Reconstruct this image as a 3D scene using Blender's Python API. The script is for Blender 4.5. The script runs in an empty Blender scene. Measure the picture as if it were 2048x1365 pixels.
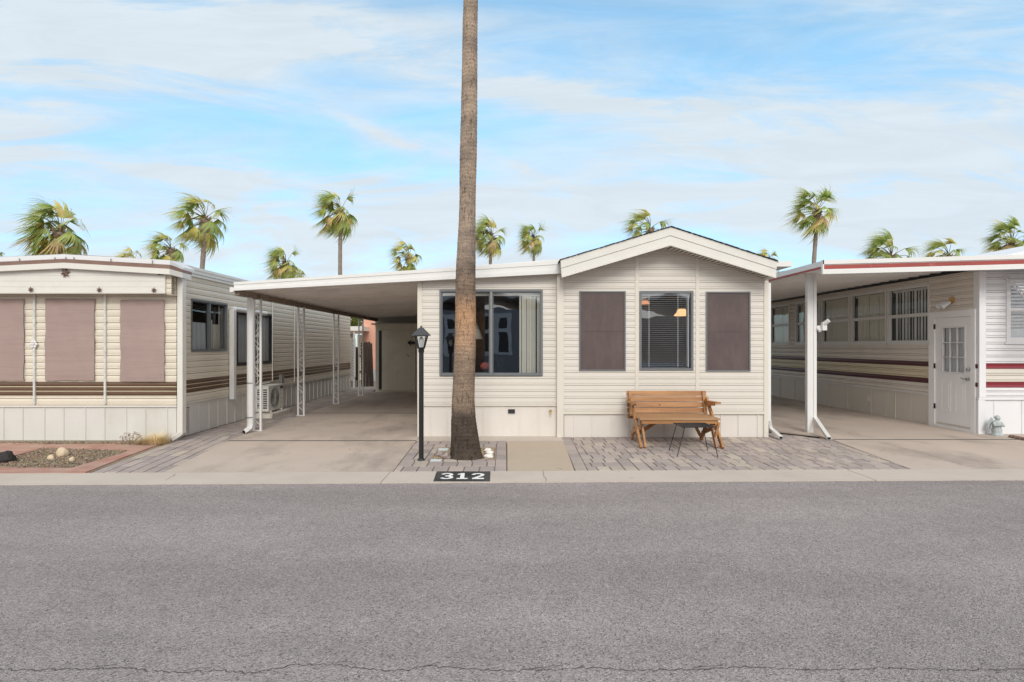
import bpy, math, random
from mathutils import Vector, Matrix, noise
R = math.radians
random.seed(7)
sc = bpy.context.scene
col = sc.collection

# ------------------------------------------------------------------ camera
F = 1120.0; CX = 1010.0; HY = 692.0; CAMH = 1.6
cam = bpy.data.objects.new("camera", bpy.data.cameras.new("camera"))
col.objects.link(cam); sc.camera = cam
cam.location = (0, 0, CAMH); cam.rotation_euler = (R(90), 0, 0)
cam.data.sensor_width = 36.0; cam.data.lens = 36.0 * F / 2048.0
cam.data.shift_x = (1024 - CX) / 2048.0; cam.data.shift_y = (HY - 682.5) / 2048.0
cam.data.clip_start = 0.05; cam.data.clip_end = 2000
sc.view_settings.view_transform = 'Standard'; sc.view_settings.look = 'None'
sc.view_settings.gamma = 1; sc.view_settings.exposure = 1.10
sc.cycles.max_bounces = 12; sc.cycles.diffuse_bounces = 10; sc.cycles.transparent_max_bounces = 16
sc.cycles.caustics_reflective = False; sc.cycles.caustics_refractive = False

# ------------------------------------------------------------------ world and sun
SUN_EL, SUN_AZ = 35.0, 4.0      # azimuth: behind the camera, off to the right
SKY_GAIN = (.84, 1.15, 1.06, 1); CLOUD_FILL = (4.3, 4.2, 4.1, 1); CLOUD_FRONT = (2.86, 3.20, 3.45, 1)  # unseen cloud cover behind the camera is added to neutralise the light
w = bpy.data.worlds.new("World"); sc.world = w; w.use_nodes = True
nt = w.node_tree; N = nt.nodes; L = nt.links
for n in list(N): N.remove(n)
def wn(t, **k):
    n = N.new(t)
    for a, b in k.items(): setattr(n, a, b)
    return n
out = wn('ShaderNodeOutputWorld'); bg = wn('ShaderNodeBackground'); L.new(bg.outputs[0], out.inputs[0])
bg.inputs[1].default_value = 0.12
sky = wn('ShaderNodeTexSky', sky_type='NISHITA'); sky.sun_disc = False
sky.sun_elevation = R(SUN_EL); sky.sun_rotation = R(180 - SUN_AZ)
sky.air_density = 1.0; sky.dust_density = 1.0; sky.ozone_density = 1.5
tc = wn('ShaderNodeTexCoord'); sep = wn('ShaderNodeSeparateXYZ'); L.new(tc.outputs['Generated'], sep.inputs[0])
def wmath(op, a, b=None, c=None):
    n = wn('ShaderNodeMath', operation=op)
    for i, v in enumerate((a, b, c)):
        if v is None: continue
        if isinstance(v, (int, float)): n.inputs[i].default_value = v
        else: L.new(v, n.inputs[i])
    return n.outputs[0]
# clouds are laid out by compass direction: u = x / y, v = z / y of the view-independent sky direction
def wmap(v, a, b, c, d, smooth=True):
    r = wn('ShaderNodeMapRange'); r.interpolation_type = 'SMOOTHSTEP' if smooth else 'LINEAR'
    if isinstance(v, (int, float)): r.inputs[0].default_value = v
    else: L.new(v, r.inputs[0])
    for i, x in enumerate((a, b, c, d)): r.inputs[i + 1].default_value = x
    return r.outputs[0]
yy = wmath('MAXIMUM', sep.outputs[1], 0.08)
U_ = wmath('DIVIDE', sep.outputs[0], yy); V_ = wmath('DIVIDE', sep.outputs[2], yy)
comb = wn('ShaderNodeCombineXYZ'); L.new(U_, comb.inputs[0]); L.new(V_, comb.inputs[1])
def cnoise(scale, rot, sx, sy, loc, detail=7, dist=0.6, rough=.55):
    m = wn('ShaderNodeMapping'); m.inputs['Rotation'].default_value = (0, 0, R(rot)); m.inputs['Scale'].default_value = (sx, sy, 1); m.inputs['Location'].default_value = loc
    L.new(comb.outputs[0], m.inputs[0]); t = wn('ShaderNodeTexNoise'); t.inputs['Scale'].default_value = scale; t.inputs['Detail'].default_value = detail
    t.inputs['Roughness'].default_value = rough; t.inputs['Distortion'].default_value = dist; L.new(m.outputs[0], t.inputs['Vector']); return t.outputs[0]
wx_ = wmath('MULTIPLY', wmath('SUBTRACT', cnoise(2.2, 0, 1, 1.6, (5, 2, 0), 5), .5), .34)
wy_ = wmath('MULTIPLY', wmath('SUBTRACT', cnoise(2.6, 0, .8, 1.8, (1, 8, 0), 5), .5), .16)
Uw = wmath('ADD', U_, wx_); Vw = wmath('ADD', V_, wy_)
def blob(px, py, su, sv, rot, amp):        # an oval cloud, centre and half sizes in 1/1120 of a unit
    u0, v0 = (px - 1010) / 1120, (692 - py) / 1120; c, s_ = math.cos(R(rot)), math.sin(R(rot))
    a = wmath('SUBTRACT', Uw, u0); b = wmath('SUBTRACT', Vw, v0)
    p = wmath('DIVIDE', wmath('ADD', wmath('MULTIPLY', a, c), wmath('MULTIPLY', b, s_)), su / 1120)
    q = wmath('DIVIDE', wmath('SUBTRACT', wmath('MULTIPLY', b, c), wmath('MULTIPLY', a, s_)), sv / 1120)
    e = wmath('EXPONENT', wmath('MULTIPLY', wmath('ADD', wmath('MULTIPLY', p, p), wmath('MULTIPLY', q, q)), -1.0))
    return wmath('MULTIPLY', e, amp)
acc = None
for bl in ((120, 60, 560, 150, -8, 1.0), (0, 260, 260, 90, 0, .7), (900, 140, 560, 55, -14, .95), (1350, 215, 300, 45, -10, .6),
           (560, 365, 330, 22, -4, .75), (850, 300, 240, 16, -12, .5), (1850, 270, 420, 110, 8, .85), (1900, 60, 260, 60, -8, .45), (1250, 300, 360, 60, 0, .30),
           (450, 450, 500, 60, 0, .45), (1250, 400, 320, 50, 4, .5), (1800, 430, 500, 60, 0, .5), (1450, 150, 500, 40, -12, .35),
           (1000, 560, 2600, 170, 0, .85), (700, 20, 260, 30, -6, .4), (-300, 200, 500, 400, 0, .8), (2500, 200, 500, 400, 0, .7)):
    b_ = blob(*bl); acc = b_ if acc is None else wmath('ADD', acc, b_)
wisp = wmap(cnoise(3.4, 12, .55, 2.6, (2, 3, 0), 12, 1.0, .62), .32, .70, .30, 1.35)
cm = wmath('MULTIPLY', wmath('ADD', acc, .25), wisp)
cm = wmap(cm, .0, 1.15, .02, .97, False)
front = wmap(sep.outputs[1], .10, .42, 0, 1)
cm = wmath('ADD', wmath('MULTIPLY', cm, front), wmath('MULTIPLY', wmath('SUBTRACT', 1.0, front), .93))
gain = wn('ShaderNodeMix', data_type='RGBA', blend_type='MULTIPLY'); gain.inputs[0].default_value = 1.0
L.new(sky.outputs[0], gain.inputs[6])
gmx = wn('ShaderNodeMix', data_type='RGBA'); L.new(wmap(sep.outputs[2], .08, .46, 0, 1), gmx.inputs[0]); gmx.inputs[6].default_value = (.60, .76, .86, 1); gmx.inputs[7].default_value = SKY_GAIN; L.new(gmx.outputs[2], gain.inputs[7])
tex = wmap(cnoise(5.5, 8, .5, 3.2, (7, 1, 0), 12, 1.4, .65), .3, .7, .955, 1.03)
ccol = wn('ShaderNodeMix', data_type='RGBA'); L.new(front, ccol.inputs[0]); ccol.inputs[6].default_value = CLOUD_FILL; ccol.inputs[7].default_value = CLOUD_FRONT
mx = wn('ShaderNodeMix', data_type='RGBA'); L.new(cm, mx.inputs[0]); L.new(gain.outputs[2], mx.inputs[6]); L.new(ccol.outputs[2], mx.inputs[7])
tsc = wn('ShaderNodeVectorMath', operation='SCALE'); L.new(mx.outputs[2], tsc.inputs[0]); L.new(tex, tsc.inputs[3]); L.new(tsc.outputs[0], bg.inputs[0])
sl = bpy.data.lights.new("sun", 'SUN'); sl.energy = 1.0; sl.angle = R(26); sl.color = (1, .95, .87)
so = bpy.data.objects.new("sun", sl); col.objects.link(so)
so.rotation_euler = (R(90 - SUN_EL), 0, R(SUN_AZ)); so.location = (6, -10, 14)

# ------------------------------------------------------------------ helpers
BASE = {}
def tag(o, label=None, cat=None, group=None, kind=None):
    if label: o['label'] = label
    if cat: o['category'] = cat
    if group: o['group'] = group
    if kind: o['kind'] = kind
    return o
def thing(name, label, cat, loc=(0, 0, 0), group=None):
    o = bpy.data.objects.new(name, None); col.objects.link(o); o.location = loc; o.empty_display_size = .2
    BASE[o.name] = Vector(loc)
    return tag(o, label, cat, group)
def W(px, py, D): return Vector(((px - CX) * D / F, D, CAMH - (py - HY) * D / F))
def WX(px, D): return (px - CX) * D / F
def WZ(py, D): return CAMH - (py - HY) * D / F
def G(px, py, z=0.0):
    D = F * (CAMH - z) / (py - HY); return Vector(((px - CX) * D / F, D, z))
class Fr:            # a wall frame: O origin on the ground, U along the wall, Nn outwards
    def __init__(s, O, U, Nn): s.O = Vector(O); s.U = Vector(U).normalized(); s.N = Vector(Nn).normalized()
    def p(s, u, z, n): return s.O + s.U * u + Vector((0, 0, z)) + s.N * n
WORLD = Fr((0, 0, 0), (1, 0, 0), (0, 1, 0))
class MB:
    def __init__(s): s.v = []; s.f = []; s.m = []; s.c = []; s.sm = []
    def add(s, vs, fs, mi=0, c=None, smooth=False):
        b = len(s.v); s.v += [Vector(v) for v in vs]
        for f in fs: s.f.append([b + i for i in f]); s.m.append(mi); s.c.append(c); s.sm.append(smooth)
    def quad(s, a, b, c, d, mi=0, cc=None): s.add([a, b, c, d], [(0, 1, 2, 3)], mi, cc)
    def fbox(s, fr, u0, u1, z0, z1, n0, n1, mi=0, c=None):
        vs = [fr.p(u, z, n) for z in (z0, z1) for (u, n) in ((u0, n0), (u1, n0), (u1, n1), (u0, n1))]
        s.add(vs, [(0, 3, 2, 1), (4, 5, 6, 7), (0, 1, 5, 4), (1, 2, 6, 5), (2, 3, 7, 6), (3, 0, 4, 7)], mi, c); return s
    def box(s, x0, x1, y0, y1, z0, z1, mi=0, c=None): return s.fbox(WORLD, x0, x1, z0, z1, y0, y1, mi, c)
    def bar(s, a, b, wd, th, up=(0, 0, 1), mi=0, c=None):   # a board from a to b, wd across, th along "up"
        a = Vector(a); b = Vector(b); d = (b - a).normalized(); up = Vector(up)
        sx = d.cross(up)
        if sx.length < 1e-4: sx = d.cross(Vector((0, 1, 0)))
        sx.normalize(); uz = sx.cross(d).normalized()
        vs = [q + sx * i * wd / 2 + uz * j * th / 2 for q in (a, b) for (i, j) in ((-1, -1), (1, -1), (1, 1), (-1, 1))]
        s.add(vs, [(0, 3, 2, 1), (4, 5, 6, 7), (0, 1, 5, 4), (1, 2, 6, 5), (2, 3, 7, 6), (3, 0, 4, 7)], mi, c); return s
    def tube(s, pts, r, n=10, mi=0, cap=True, smooth=True):
        pts = [Vector(p) for p in pts]; k = len(pts); rs = r if isinstance(r, (list, tuple)) else [r] * k
        vs = []; prev = None
        for i, p in enumerate(pts):
            d = (pts[min(i + 1, k - 1)] - pts[max(i - 1, 0)]).normalized()
            a = prev if prev is not None else (Vector((1, 0, 0)) if abs(d.x) < .9 else Vector((0, 1, 0)))
            a = (a - d * a.dot(d)).normalized(); b = d.cross(a); prev = a
            vs += [p + (a * math.cos(2 * math.pi * j / n) + b * math.sin(2 * math.pi * j / n)) * rs[i] for j in range(n)]
        fs = [(i * n + j, i * n + (j + 1) % n, (i + 1) * n + (j + 1) % n, (i + 1) * n + j) for i in range(k - 1) for j in range(n)]
        s.add(vs, fs, mi, None, smooth)
        if cap: s.add(vs[:n], [tuple(range(n))[::-1]], mi); s.add(vs[-n:], [tuple(range(n))], mi)
        return s
    def lathe(s, c, prof, n=24, mi=0, smooth=True, rot=0):
        c = Vector(c); vs = [c + Vector((r * math.cos(rot + 2 * math.pi * j / n), r * math.sin(rot + 2 * math.pi * j / n), z)) for (r, z) in prof for j in range(n)]
        fs = [(i * n + j, i * n + (j + 1) % n, (i + 1) * n + (j + 1) % n, (i + 1) * n + j) for i in range(len(prof) - 1) for j in range(n)]
        s.add(vs, fs, mi, None, smooth)
        s.add(vs[:n], [tuple(range(n))[::-1]], mi); s.add(vs[-n:], [tuple(range(n))], mi); return s
    def prism(s, poly, a, b, mi=0, c=None):        # poly list of 3D offset points, extruded from a to b
        a = Vector(a); b = Vector(b); n = len(poly); P = [Vector(p) for p in poly]
        s.add([p + a for p in P] + [p + b for p in P], [tuple(range(n))[::-1], tuple(range(n, 2 * n))] + [(i, (i + 1) % n, n + (i + 1) % n, n + i) for i in range(n)], mi, c); return s
    def blob(s, c, rx, ry, rz, seed=0, amp=.25, n=7, mi=0, cc=None):
        c = Vector(c); vs = []; fs = []
        for i in range(n + 1):
            th = math.pi * i / n
            for j in range(n * 2):
                ph = math.pi * j / n; d = Vector((math.sin(th) * math.cos(ph), math.sin(th) * math.sin(ph), math.cos(th)))
                k = 1 + amp * noise.noise(d * 1.7 + Vector((seed * 3.1, seed * 1.7, 0)))
                vs.append(c + Vector((d.x * rx * k, d.y * ry * k, d.z * rz * k)))
        m = n * 2
        for i in range(n):
            for j in range(m): fs.append((i * m + j, i * m + (j + 1) % m, (i + 1) * m + (j + 1) % m, (i + 1) * m + j)[::-1])
        s.add(vs, fs, mi, cc, True); return s
    def build(s, name, mats, parent=None, label=None, cat=None, group=None, kind=None, loc=None):
        if not isinstance(mats, (list, tuple)): mats = [mats]
        me = bpy.data.meshes.new(name)
        off = BASE[parent.name] if parent else Vector(loc or (0, 0, 0))
        me.from_pydata([v - off for v in s.v], [], s.f)
        for m in mats: me.materials.append(m)
        me.polygons.foreach_set('material_index', s.m); me.polygons.foreach_set('use_smooth', s.sm)
        if any(c is not None for c in s.c):
            at = me.color_attributes.new('tint', 'FLOAT_COLOR', 'CORNER'); buf = []
            for f, c in zip(s.f, s.c):
                c = c or (.5, .5, .5)
                buf += [c[0], c[1], c[2], 1.0] * len(f)
            at.data.foreach_set('color', buf)
        me.update()
        o = bpy.data.objects.new(name, me); col.objects.link(o)
        if parent: o.parent = parent; BASE[o.name] = off
        else: o.location = off; BASE[o.name] = off
        return tag(o, label, cat, group, kind)
def copy_tree(o, parent=None):
    c = o.copy(); col.objects.link(c); c.parent = parent
    for ch in o.children: copy_tree(ch, c)
    return c

# ------------------------------------------------------------------ materials
def mat(name, c, rough=.6, var=.08, vs=3.0, bump=0.0, bs=40.0, metal=0.0, tint=None, stretch=None, c2=None, c2lo=.45, c2hi=.65, c2s=2.0, fine=None, spec=None, dirt=None, fres=200, dstretch=(1, 1, 1)):
    m = bpy.data.materials.new(name); m.use_nodes = True; t = m.node_tree; n = t.nodes; l = t.links
    b = n['Principled BSDF']; b.inputs['Roughness'].default_value = rough; b.inputs['Metallic'].default_value = metal
    if spec is not None: b.inputs['Specular IOR Level'].default_value = spec
    tcn = n.new('ShaderNodeTexCoord'); vec = tcn.outputs['Object']
    if stretch:
        mp = n.new('ShaderNodeMapping'); mp.inputs['Scale'].default_value = stretch; l.new(vec, mp.inputs[0]); vec = mp.outputs[0]
    def nz(sc_, det=5, ro=.6, v=None):
        q = n.new('ShaderNodeTexNoise'); q.inputs['Scale'].default_value = sc_; q.inputs['Detail'].default_value = det; q.inputs['Roughness'].default_value = ro
        l.new(v or vec, q.inputs['Vector']); return q.outputs[0]
    def mrange(v, a, b_, c_, d_):
        r = n.new('ShaderNodeMapRange'); l.new(v, r.inputs[0])
        for i, x in enumerate((a, b_, c_, d_)): r.inputs[i + 1].default_value = x
        return r.outputs[0]
    def mulc(a, fac):
        q = n.new('ShaderNodeVectorMath'); q.operation = 'SCALE'; l.new(a, q.inputs[0]); l.new(fac, q.inputs[3]); return q.outputs[0]
    if tint:
        ca = n.new('ShaderNodeVertexColor'); ca.layer_name = 'tint'; cur = ca.outputs[0]
    else:
        rgb = n.new('ShaderNodeRGB'); rgb.outputs[0].default_value = (*c, 1); cur = rgb.outputs[0]
    if c2:
        q = n.new('ShaderNodeMix'); q.data_type = 'RGBA'; l.new(mrange(nz(c2s, 6, .65), c2lo, c2hi, 0, 1), q.inputs[0]); l.new(cur, q.inputs[6]); q.inputs[7].default_value = (*c2, 1); cur = q.outputs[2]
    if dirt:   # (colour, amount, scale)
        mpd = n.new('ShaderNodeMapping'); mpd.inputs['Scale'].default_value = dstretch; l.new(tcn.outputs['Object'], mpd.inputs[0])
        q = n.new('ShaderNodeMix'); q.data_type = 'RGBA'; l.new(mrange(nz(dirt[2], 7, .7, mpd.outputs[0]), .48, .78, 0, dirt[1]), q.inputs[0]); l.new(cur, q.inputs[6]); q.inputs[7].default_value = (*dirt[0], 1); cur = q.outputs[2]
    cur = mulc(cur, mrange(nz(vs), .25, .75, 1 - var, 1 + var))
    if fine: cur = mulc(cur, mrange(nz(fine[0], 3, .8), .3, .7, 1 - fine[1], 1 + fine[1]))
    l.new(cur, b.inputs['Base Color'])
    if bump:
        q = n.new('ShaderNodeBump'); q.inputs['Strength'].default_value = min(1, bump); q.inputs['Distance'].default_value = .01 * max(1, bump); l.new(nz(bs, 4), q.inputs['Height']); l.new(q.outputs[0], b.inputs['Normal'])
    return m
def glass(name, tintc=(.75, .78, .8), f0=.08, rough=0.0):
    m = bpy.data.materials.new(name); m.use_nodes = True; t = m.node_tree; n = t.nodes; l = t.links
    for q in list(n): n.remove(q)
    o = n.new('ShaderNodeOutputMaterial'); mx = n.new('ShaderNodeMixShader'); tr = n.new('ShaderNodeBsdfTransparent'); gl = n.new('ShaderNodeBsdfGlossy'); ge = n.new('ShaderNodeNewGeometry')
    def mt(op, *a):
        q = n.new('ShaderNodeMath'); q.operation = op
        for i, v in enumerate(a):
            if isinstance(v, (int, float)): q.inputs[i].default_value = v
            else: l.new(v, q.inputs[i])
        return q.outputs[0]
    dt = n.new('ShaderNodeVectorMath'); dt.operation = 'DOT_PRODUCT'; l.new(ge.outputs['Normal'], dt.inputs[0]); l.new(ge.outputs['Incoming'], dt.inputs[1])
    fres_ = mt('ADD', mt('MULTIPLY', mt('POWER', mt('SUBTRACT', 1.0, mt('ABSOLUTE', dt.outputs['Value'])), 5.0), 1 - f0), f0)
    tr.inputs[0].default_value = (*tintc, 1); gl.inputs['Roughness'].default_value = rough; gl.inputs[0].default_value = (.95, .97, 1, 1)
    nzn = n.new('ShaderNodeTexNoise'); nzn.inputs['Scale'].default_value = 1.6; bp = n.new('ShaderNodeBump'); bp.inputs['Strength'].default_value = .12; bp.inputs['Distance'].default_value = .02
    tcn = n.new('ShaderNodeTexCoord'); l.new(tcn.outputs['Object'], nzn.inputs['Vector']); l.new(nzn.outputs[0], bp.inputs['Height']); l.new(bp.outputs[0], gl.inputs['Normal'])
    l.new(fres_, mx.inputs[0]); l.new(tr.outputs[0], mx.inputs[1]); l.new(gl.outputs[0], mx.inputs[2]); l.new(mx.outputs[0], o.inputs[0]); return m
def emit(name, c, s):
    m = bpy.data.materials.new(name); m.use_nodes = True; b = m.node_tree.nodes['Principled BSDF']; b.inputs['Base Color'].default_value = (*c, 1)
    b.inputs['Emission Color'].default_value = (*c, 1); b.inputs['Emission Strength'].default_value = s; return m

M = {}
M['siding'] = mat('cream_vinyl_siding', (.66, .625, .575), .45, .03, 1.5, 0, dirt=((.50, .44, .36), .16, 1.2), dstretch=(1, 1, .3))
M['siding_left'] = mat('ivory_aluminium_siding', (.69, .635, .54), .45, .04, 1.2, 0, dirt=((.50, .42, .30), .25, 1.1), dstretch=(1, 1, .4))
M['siding_shade'] = mat('taupe_siding', (.72, .67, .61), .5, .05, 1.2, 0, dirt=((.30, .24, .2), .25, 1.1))
M['siding_white'] = mat('white_siding', (.72, .715, .735), .4, .03, 1.2, 0, dirt=((.45, .42, .4), .2, 1.5))
M['cream_band'] = mat('cream_band', (.68, .60, .44), .5, .04)
M['trim'] = mat('white_trim', (.67, .655, .615), .4, .04, 2, 0, dirt=((.45, .42, .36), .2, 2.5))
M['trim_cream'] = mat('cream_trim', (.67, .63, .565), .45, .04, 2, 0, dirt=((.45, .40, .33), .2, 2.5))
M['skirt'] = mat('skirting_panel', (.68, .64, .60), .55, .04, 1.6, .15, 60, dirt=((.45, .40, .32), .25, 1.3), dstretch=(1, 1, .4))
M['skirt_left'] = mat('skirting_panel_left', (.63, .62, .595), .5, .05, 1.6, 0, dirt=((.42, .38, .28), .35, 1.1), dstretch=(1, 1, .35))
M['skirt_white'] = mat('skirting_panel_white', (.74, .745, .77), .5, .04, 1.6, 0, dirt=((.42, .36, .30), .3, 1.6), dstretch=(1, 1, .5))
M['brown_stripe'] = mat('brown_stripe', (.135, .082, .052), .35, .12, 3)
M['brown_fascia'] = mat('brown_fascia', (.20, .12, .095), .5, .1, 3, dirt=((.3, .2, .16), .3, 3))
M['red_stripe'] = mat('maroon_stripe', (.23, .022, .035), .35, .08, 3)
M['dark_stripe'] = mat('dark_maroon_stripe', (.085, .022, .025), .4, .1, 3)
M['rust_red'] = mat('weathered_red_band', (.32, .06, .05), .55, .15, 2, c2=(.50, .26, .22), c2lo=.6, c2hi=.75, c2s=1.4)
M['white_metal'] = mat('white_painted_metal', (.72, .72, .715), .35, .04, 3, 0, dirt=((.4, .36, .3), .25, 3))
M['roof_white'] = mat('white_roof_coating', (.70, .71, .73), .6, .05, 1)
M['pan'] = mat('roof_pan_metal', (.84, .80, .76), .4, .06, 1.3, 0, dirt=((.30, .24, .18), .35, 1.0))
M['pan_right'] = mat('roof_pan_right', (.84, .83, .82), .4, .06, 1.3)
M['beam_dark'] = mat('weathered_beam', (.24, .19, .15), .7, .25, 6)
M['shingle'] = mat('dark_shingles', (.055, .05, .05), .9, .3, 8, .5, 60)
M['winframe'] = mat('grey_aluminium_frame', (.16, .17, .18), .35, .08, 4)
M['winframe_dark'] = mat('dark_window_frame', (.035, .035, .04), .35, .08, 4)
M['winframe_white'] = mat('white_window_frame', (.72, .73, .72), .4, .04, 4)
M['screen'] = mat('brown_sun_screen', (.10, .075, .075), .5, .16, 1.3, .25, 400, fine=(260, .3), spec=.3, dirt=((.155, .115, .11), .6, 2.2), dstretch=(2.5, 1, .8))
M['screen_left'] = mat('tan_shade_cloth', (.36, .275, .255), .9, .07, 1.5, .3, 300, fine=(220, .14), spec=.1, dirt=((.29, .215, .20), .7, 3), dstretch=(.6, 1, 9))
M['glass'] = glass('window_glass', (.80, .82, .84), .20); M['glass_side'] = glass('window_glass_side', (.88, .9, .9), .09)
M['glass_dark'] = glass('window_glass_dark', (.72, .74, .75), .07)
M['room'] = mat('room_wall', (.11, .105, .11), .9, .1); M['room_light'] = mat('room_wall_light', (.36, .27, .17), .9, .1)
M['blind'] = mat('blind_vanes', (.80, .76, .64), .6, .06); M['blind_white'] = mat('blind_slats', (.85, .85, .85), .5, .05)
M['curtain'] = mat('grey_curtain', (.66, .67, .69), .9, .1)
M['wood'] = mat('honey_pine', (.31, .14, .048), .5, .18, 4, .3, 25, stretch=(.35, 4, 6), c2=(.42, .21, .08), c2lo=.42, c2hi=.6, c2s=3, dirt=((.14, .06, .025), .35, 3.5), dstretch=(1.2, 6, 6))
M['wood_seat'] = mat('honey_pine_seat', (.34, .185, .09), .55, .14, 4, .3, 25, stretch=(.35, 4, 6), c2=(.40, .245, .13), c2lo=.42, c2hi=.6, c2s=3)
M['knot'] = mat('wood_knot', (.10, .045, .02), .6, .1)
M['iron'] = mat('black_iron', (.012, .013, .016), .42, .1)
M['lamp_cap'] = mat('dark_lamp_metal', (.05, .052, .058), .4, .2, 6)
M['terra'] = mat('brown_metal_star', (.15, .095, .07), .55, .2, 20)
M['asphalt'] = None
M['concrete'] = mat('driveway_concrete', (.48, .405, .35), .85, .08, .8, .25, 120, dirt=((.20, .165, .145), 1.0, .75), fine=(150, .07), dstretch=(1, .45, 1))
M['kerb'] = mat('kerb_concrete', (.51, .45, .395), .85, .05, 1.2, .3, 120, dirt=((.36, .31, .28), .45, .9), fine=(160, .08))
M['aggregate'] = mat('exposed_aggregate', (.45, .375, .295), .9, .04, 2, .4, 200, fine=(190, .14))
M['paver'] = mat('pavers', (.3, .3, .3), .85, .10, 6, .35, 90, tint=True, fine=(130, .10), dirt=((.14, .12, .11), .3, 1.5))
M['joint'] = mat('paver_joint_sand', (.19, .165, .145), .95, .15, 10)
M['brick'] = mat('red_concrete_band', (.38, .19, .15), .9, .1, 4, .3, 80, c2=(.42, .28, .225), c2lo=.42, c2hi=.60, c2s=2.2, fine=(120, .08), dirt=((.22, .15, .12), .4, 3))
M['soil'] = mat('desert_soil', (.26, .20, .14), .95, .2, 8, .6, 60, fine=(150, .2))
M['gravel'] = mat('gravel_stones', (.3, .27, .22), .85, .1, 30, tint=True)
M['crack'] = mat('crack_dark', (.075, .068, .064), .95, .1)
M['pink'] = mat('pink_stucco', (.62, .33, .24), .9, .05, 2, .3, 60)
M['dark_wood'] = mat('old_dark_wood', (.05, .032, .025), .85, .3, 5, .4, 20, stretch=(6, 6, .5))
M['shed'] = mat('shed_panel', (.85, .82, .72), .6, .05, 2, dirt=((.35, .31, .24), .3, 1.6))
M['ac'] = mat('white_ac_case', (.72, .71, .68), .4, .04); M['ac_dark'] = mat('ac_dark', (.06, .06, .065), .5, .1)
M['rock_white'] = mat('white_rock', (.78, .76, .72), .8, .08, 12, .4, 40); M['rock_tan'] = mat('tan_rock', (.62, .50, .36), .85, .12, 14, .5, 40)
M['rock_dark'] = mat('dark_lava_rock', (.03, .027, .027), .9, .3, 20, .9, 50); M['rock_pink'] = mat('pink_grey_rock', (.34, .28, .27), .85, .25, 30, .9, 60)
M['statue'] = mat('grey_statue', (.40, .45, .46), .75, .2, 18, .4, 60)
M['drygrass'] = mat('dry_grass', (.66, .53, .30), .8, .25, 8); M['twig'] = mat('dry_twig', (.30, .21, .13), .85, .2, 8)
M['slate_wall'] = mat('grey_blue_siding', (.30, .30, .33), .6, .05)
M['glow'] = emit('lit_lamp_shade', (1.0, .60, .26), .9)
M['metal'] = mat('grey_metal', (.35, .35, .34), .4, .1, 6, metal=.6); M['brass'] = mat('brass', (.62, .42, .16), .35, .1, 6, metal=.6)
M['painted_hole'] = mat('black_hole', (.01, .01, .01), .9, .1)  # flat black paints the darkness inside spout mouths and the drain slot

def asphalt():
    m = bpy.data.materials.new('old_asphalt'); m.use_nodes = True; t = m.node_tree; n = t.nodes; l = t.links; b = n['Principled BSDF']
    tcn = n.new('ShaderNodeTexCoord'); O = tcn.outputs['Object']
    def nz(s, d=4, r=.6):
        q = n.new('ShaderNodeTexNoise'); q.inputs['Scale'].default_value = s; q.inputs['Detail'].default_value = d; q.inputs['Roughness'].default_value = r; l.new(O, q.inputs['Vector']); return q.outputs[0]
    vo = n.new('ShaderNodeTexVoronoi'); vo.inputs['Scale'].default_value = 140; l.new(O, vo.inputs['Vector'])
    vs = n.new('ShaderNodeSeparateColor'); l.new(vo.outputs['Color'], vs.inputs[0])
    r = n.new('ShaderNodeValToRGB'); l.new(vs.outputs[0], r.inputs[0]); e = r.color_ramp.elements
    e[0].position = 0; e[0].color = (.10, .088, .086, 1); e[1].position = 1; e[1].color = (.47, .43, .41, 1)
    for p, c in ((.15, (.24, .211, .207)), (.8, (.345, .306, .30)), (.95, (.40, .36, .35))):
        q = r.color_ramp.elements.new(p); q.color = (*c, 1)
    def scale(c, v, a, b_, lo=.3, hi=.7):
        mr = n.new('ShaderNodeMapRange'); l.new(v, mr.inputs[0]); mr.inputs[1].default_value = lo; mr.inputs[2].default_value = hi; mr.inputs[3].default_value = a; mr.inputs[4].default_value = b_
        q = n.new('ShaderNodeVectorMath'); q.operation = 'SCALE'; l.new(c, q.inputs[0]); l.new(mr.outputs[0], q.inputs[3]); return q.outputs[0]
    c = scale(r.outputs[0], nz(.45, 6), .90, 1.10); c = scale(c, nz(36, 4, .8), .84, 1.16); c = scale(c, nz(4, 4), .95, 1.05)
    mp = n.new('ShaderNodeMapping'); mp.inputs['Scale'].default_value = (.12, 1.1, 1); l.new(O, mp.inputs[0]); q2 = n.new('ShaderNodeTexNoise'); q2.inputs['Scale'].default_value = 1.3; q2.inputs['Detail'].default_value = 5; l.new(mp.outputs[0], q2.inputs['Vector']); c = scale(c, q2.outputs[0], .91, 1.09, .35, .65)
    l.new(c, b.inputs['Base Color']); b.inputs['Roughness'].default_value = .9
    bp = n.new('ShaderNodeBump'); bp.inputs['Strength'].default_value = .9; bp.inputs['Distance'].default_value = .006; l.new(vo.outputs['Distance'], bp.inputs['Height']); l.new(bp.outputs[0], b.inputs['Normal'])
    return m
M['asphalt'] = asphalt()

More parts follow.
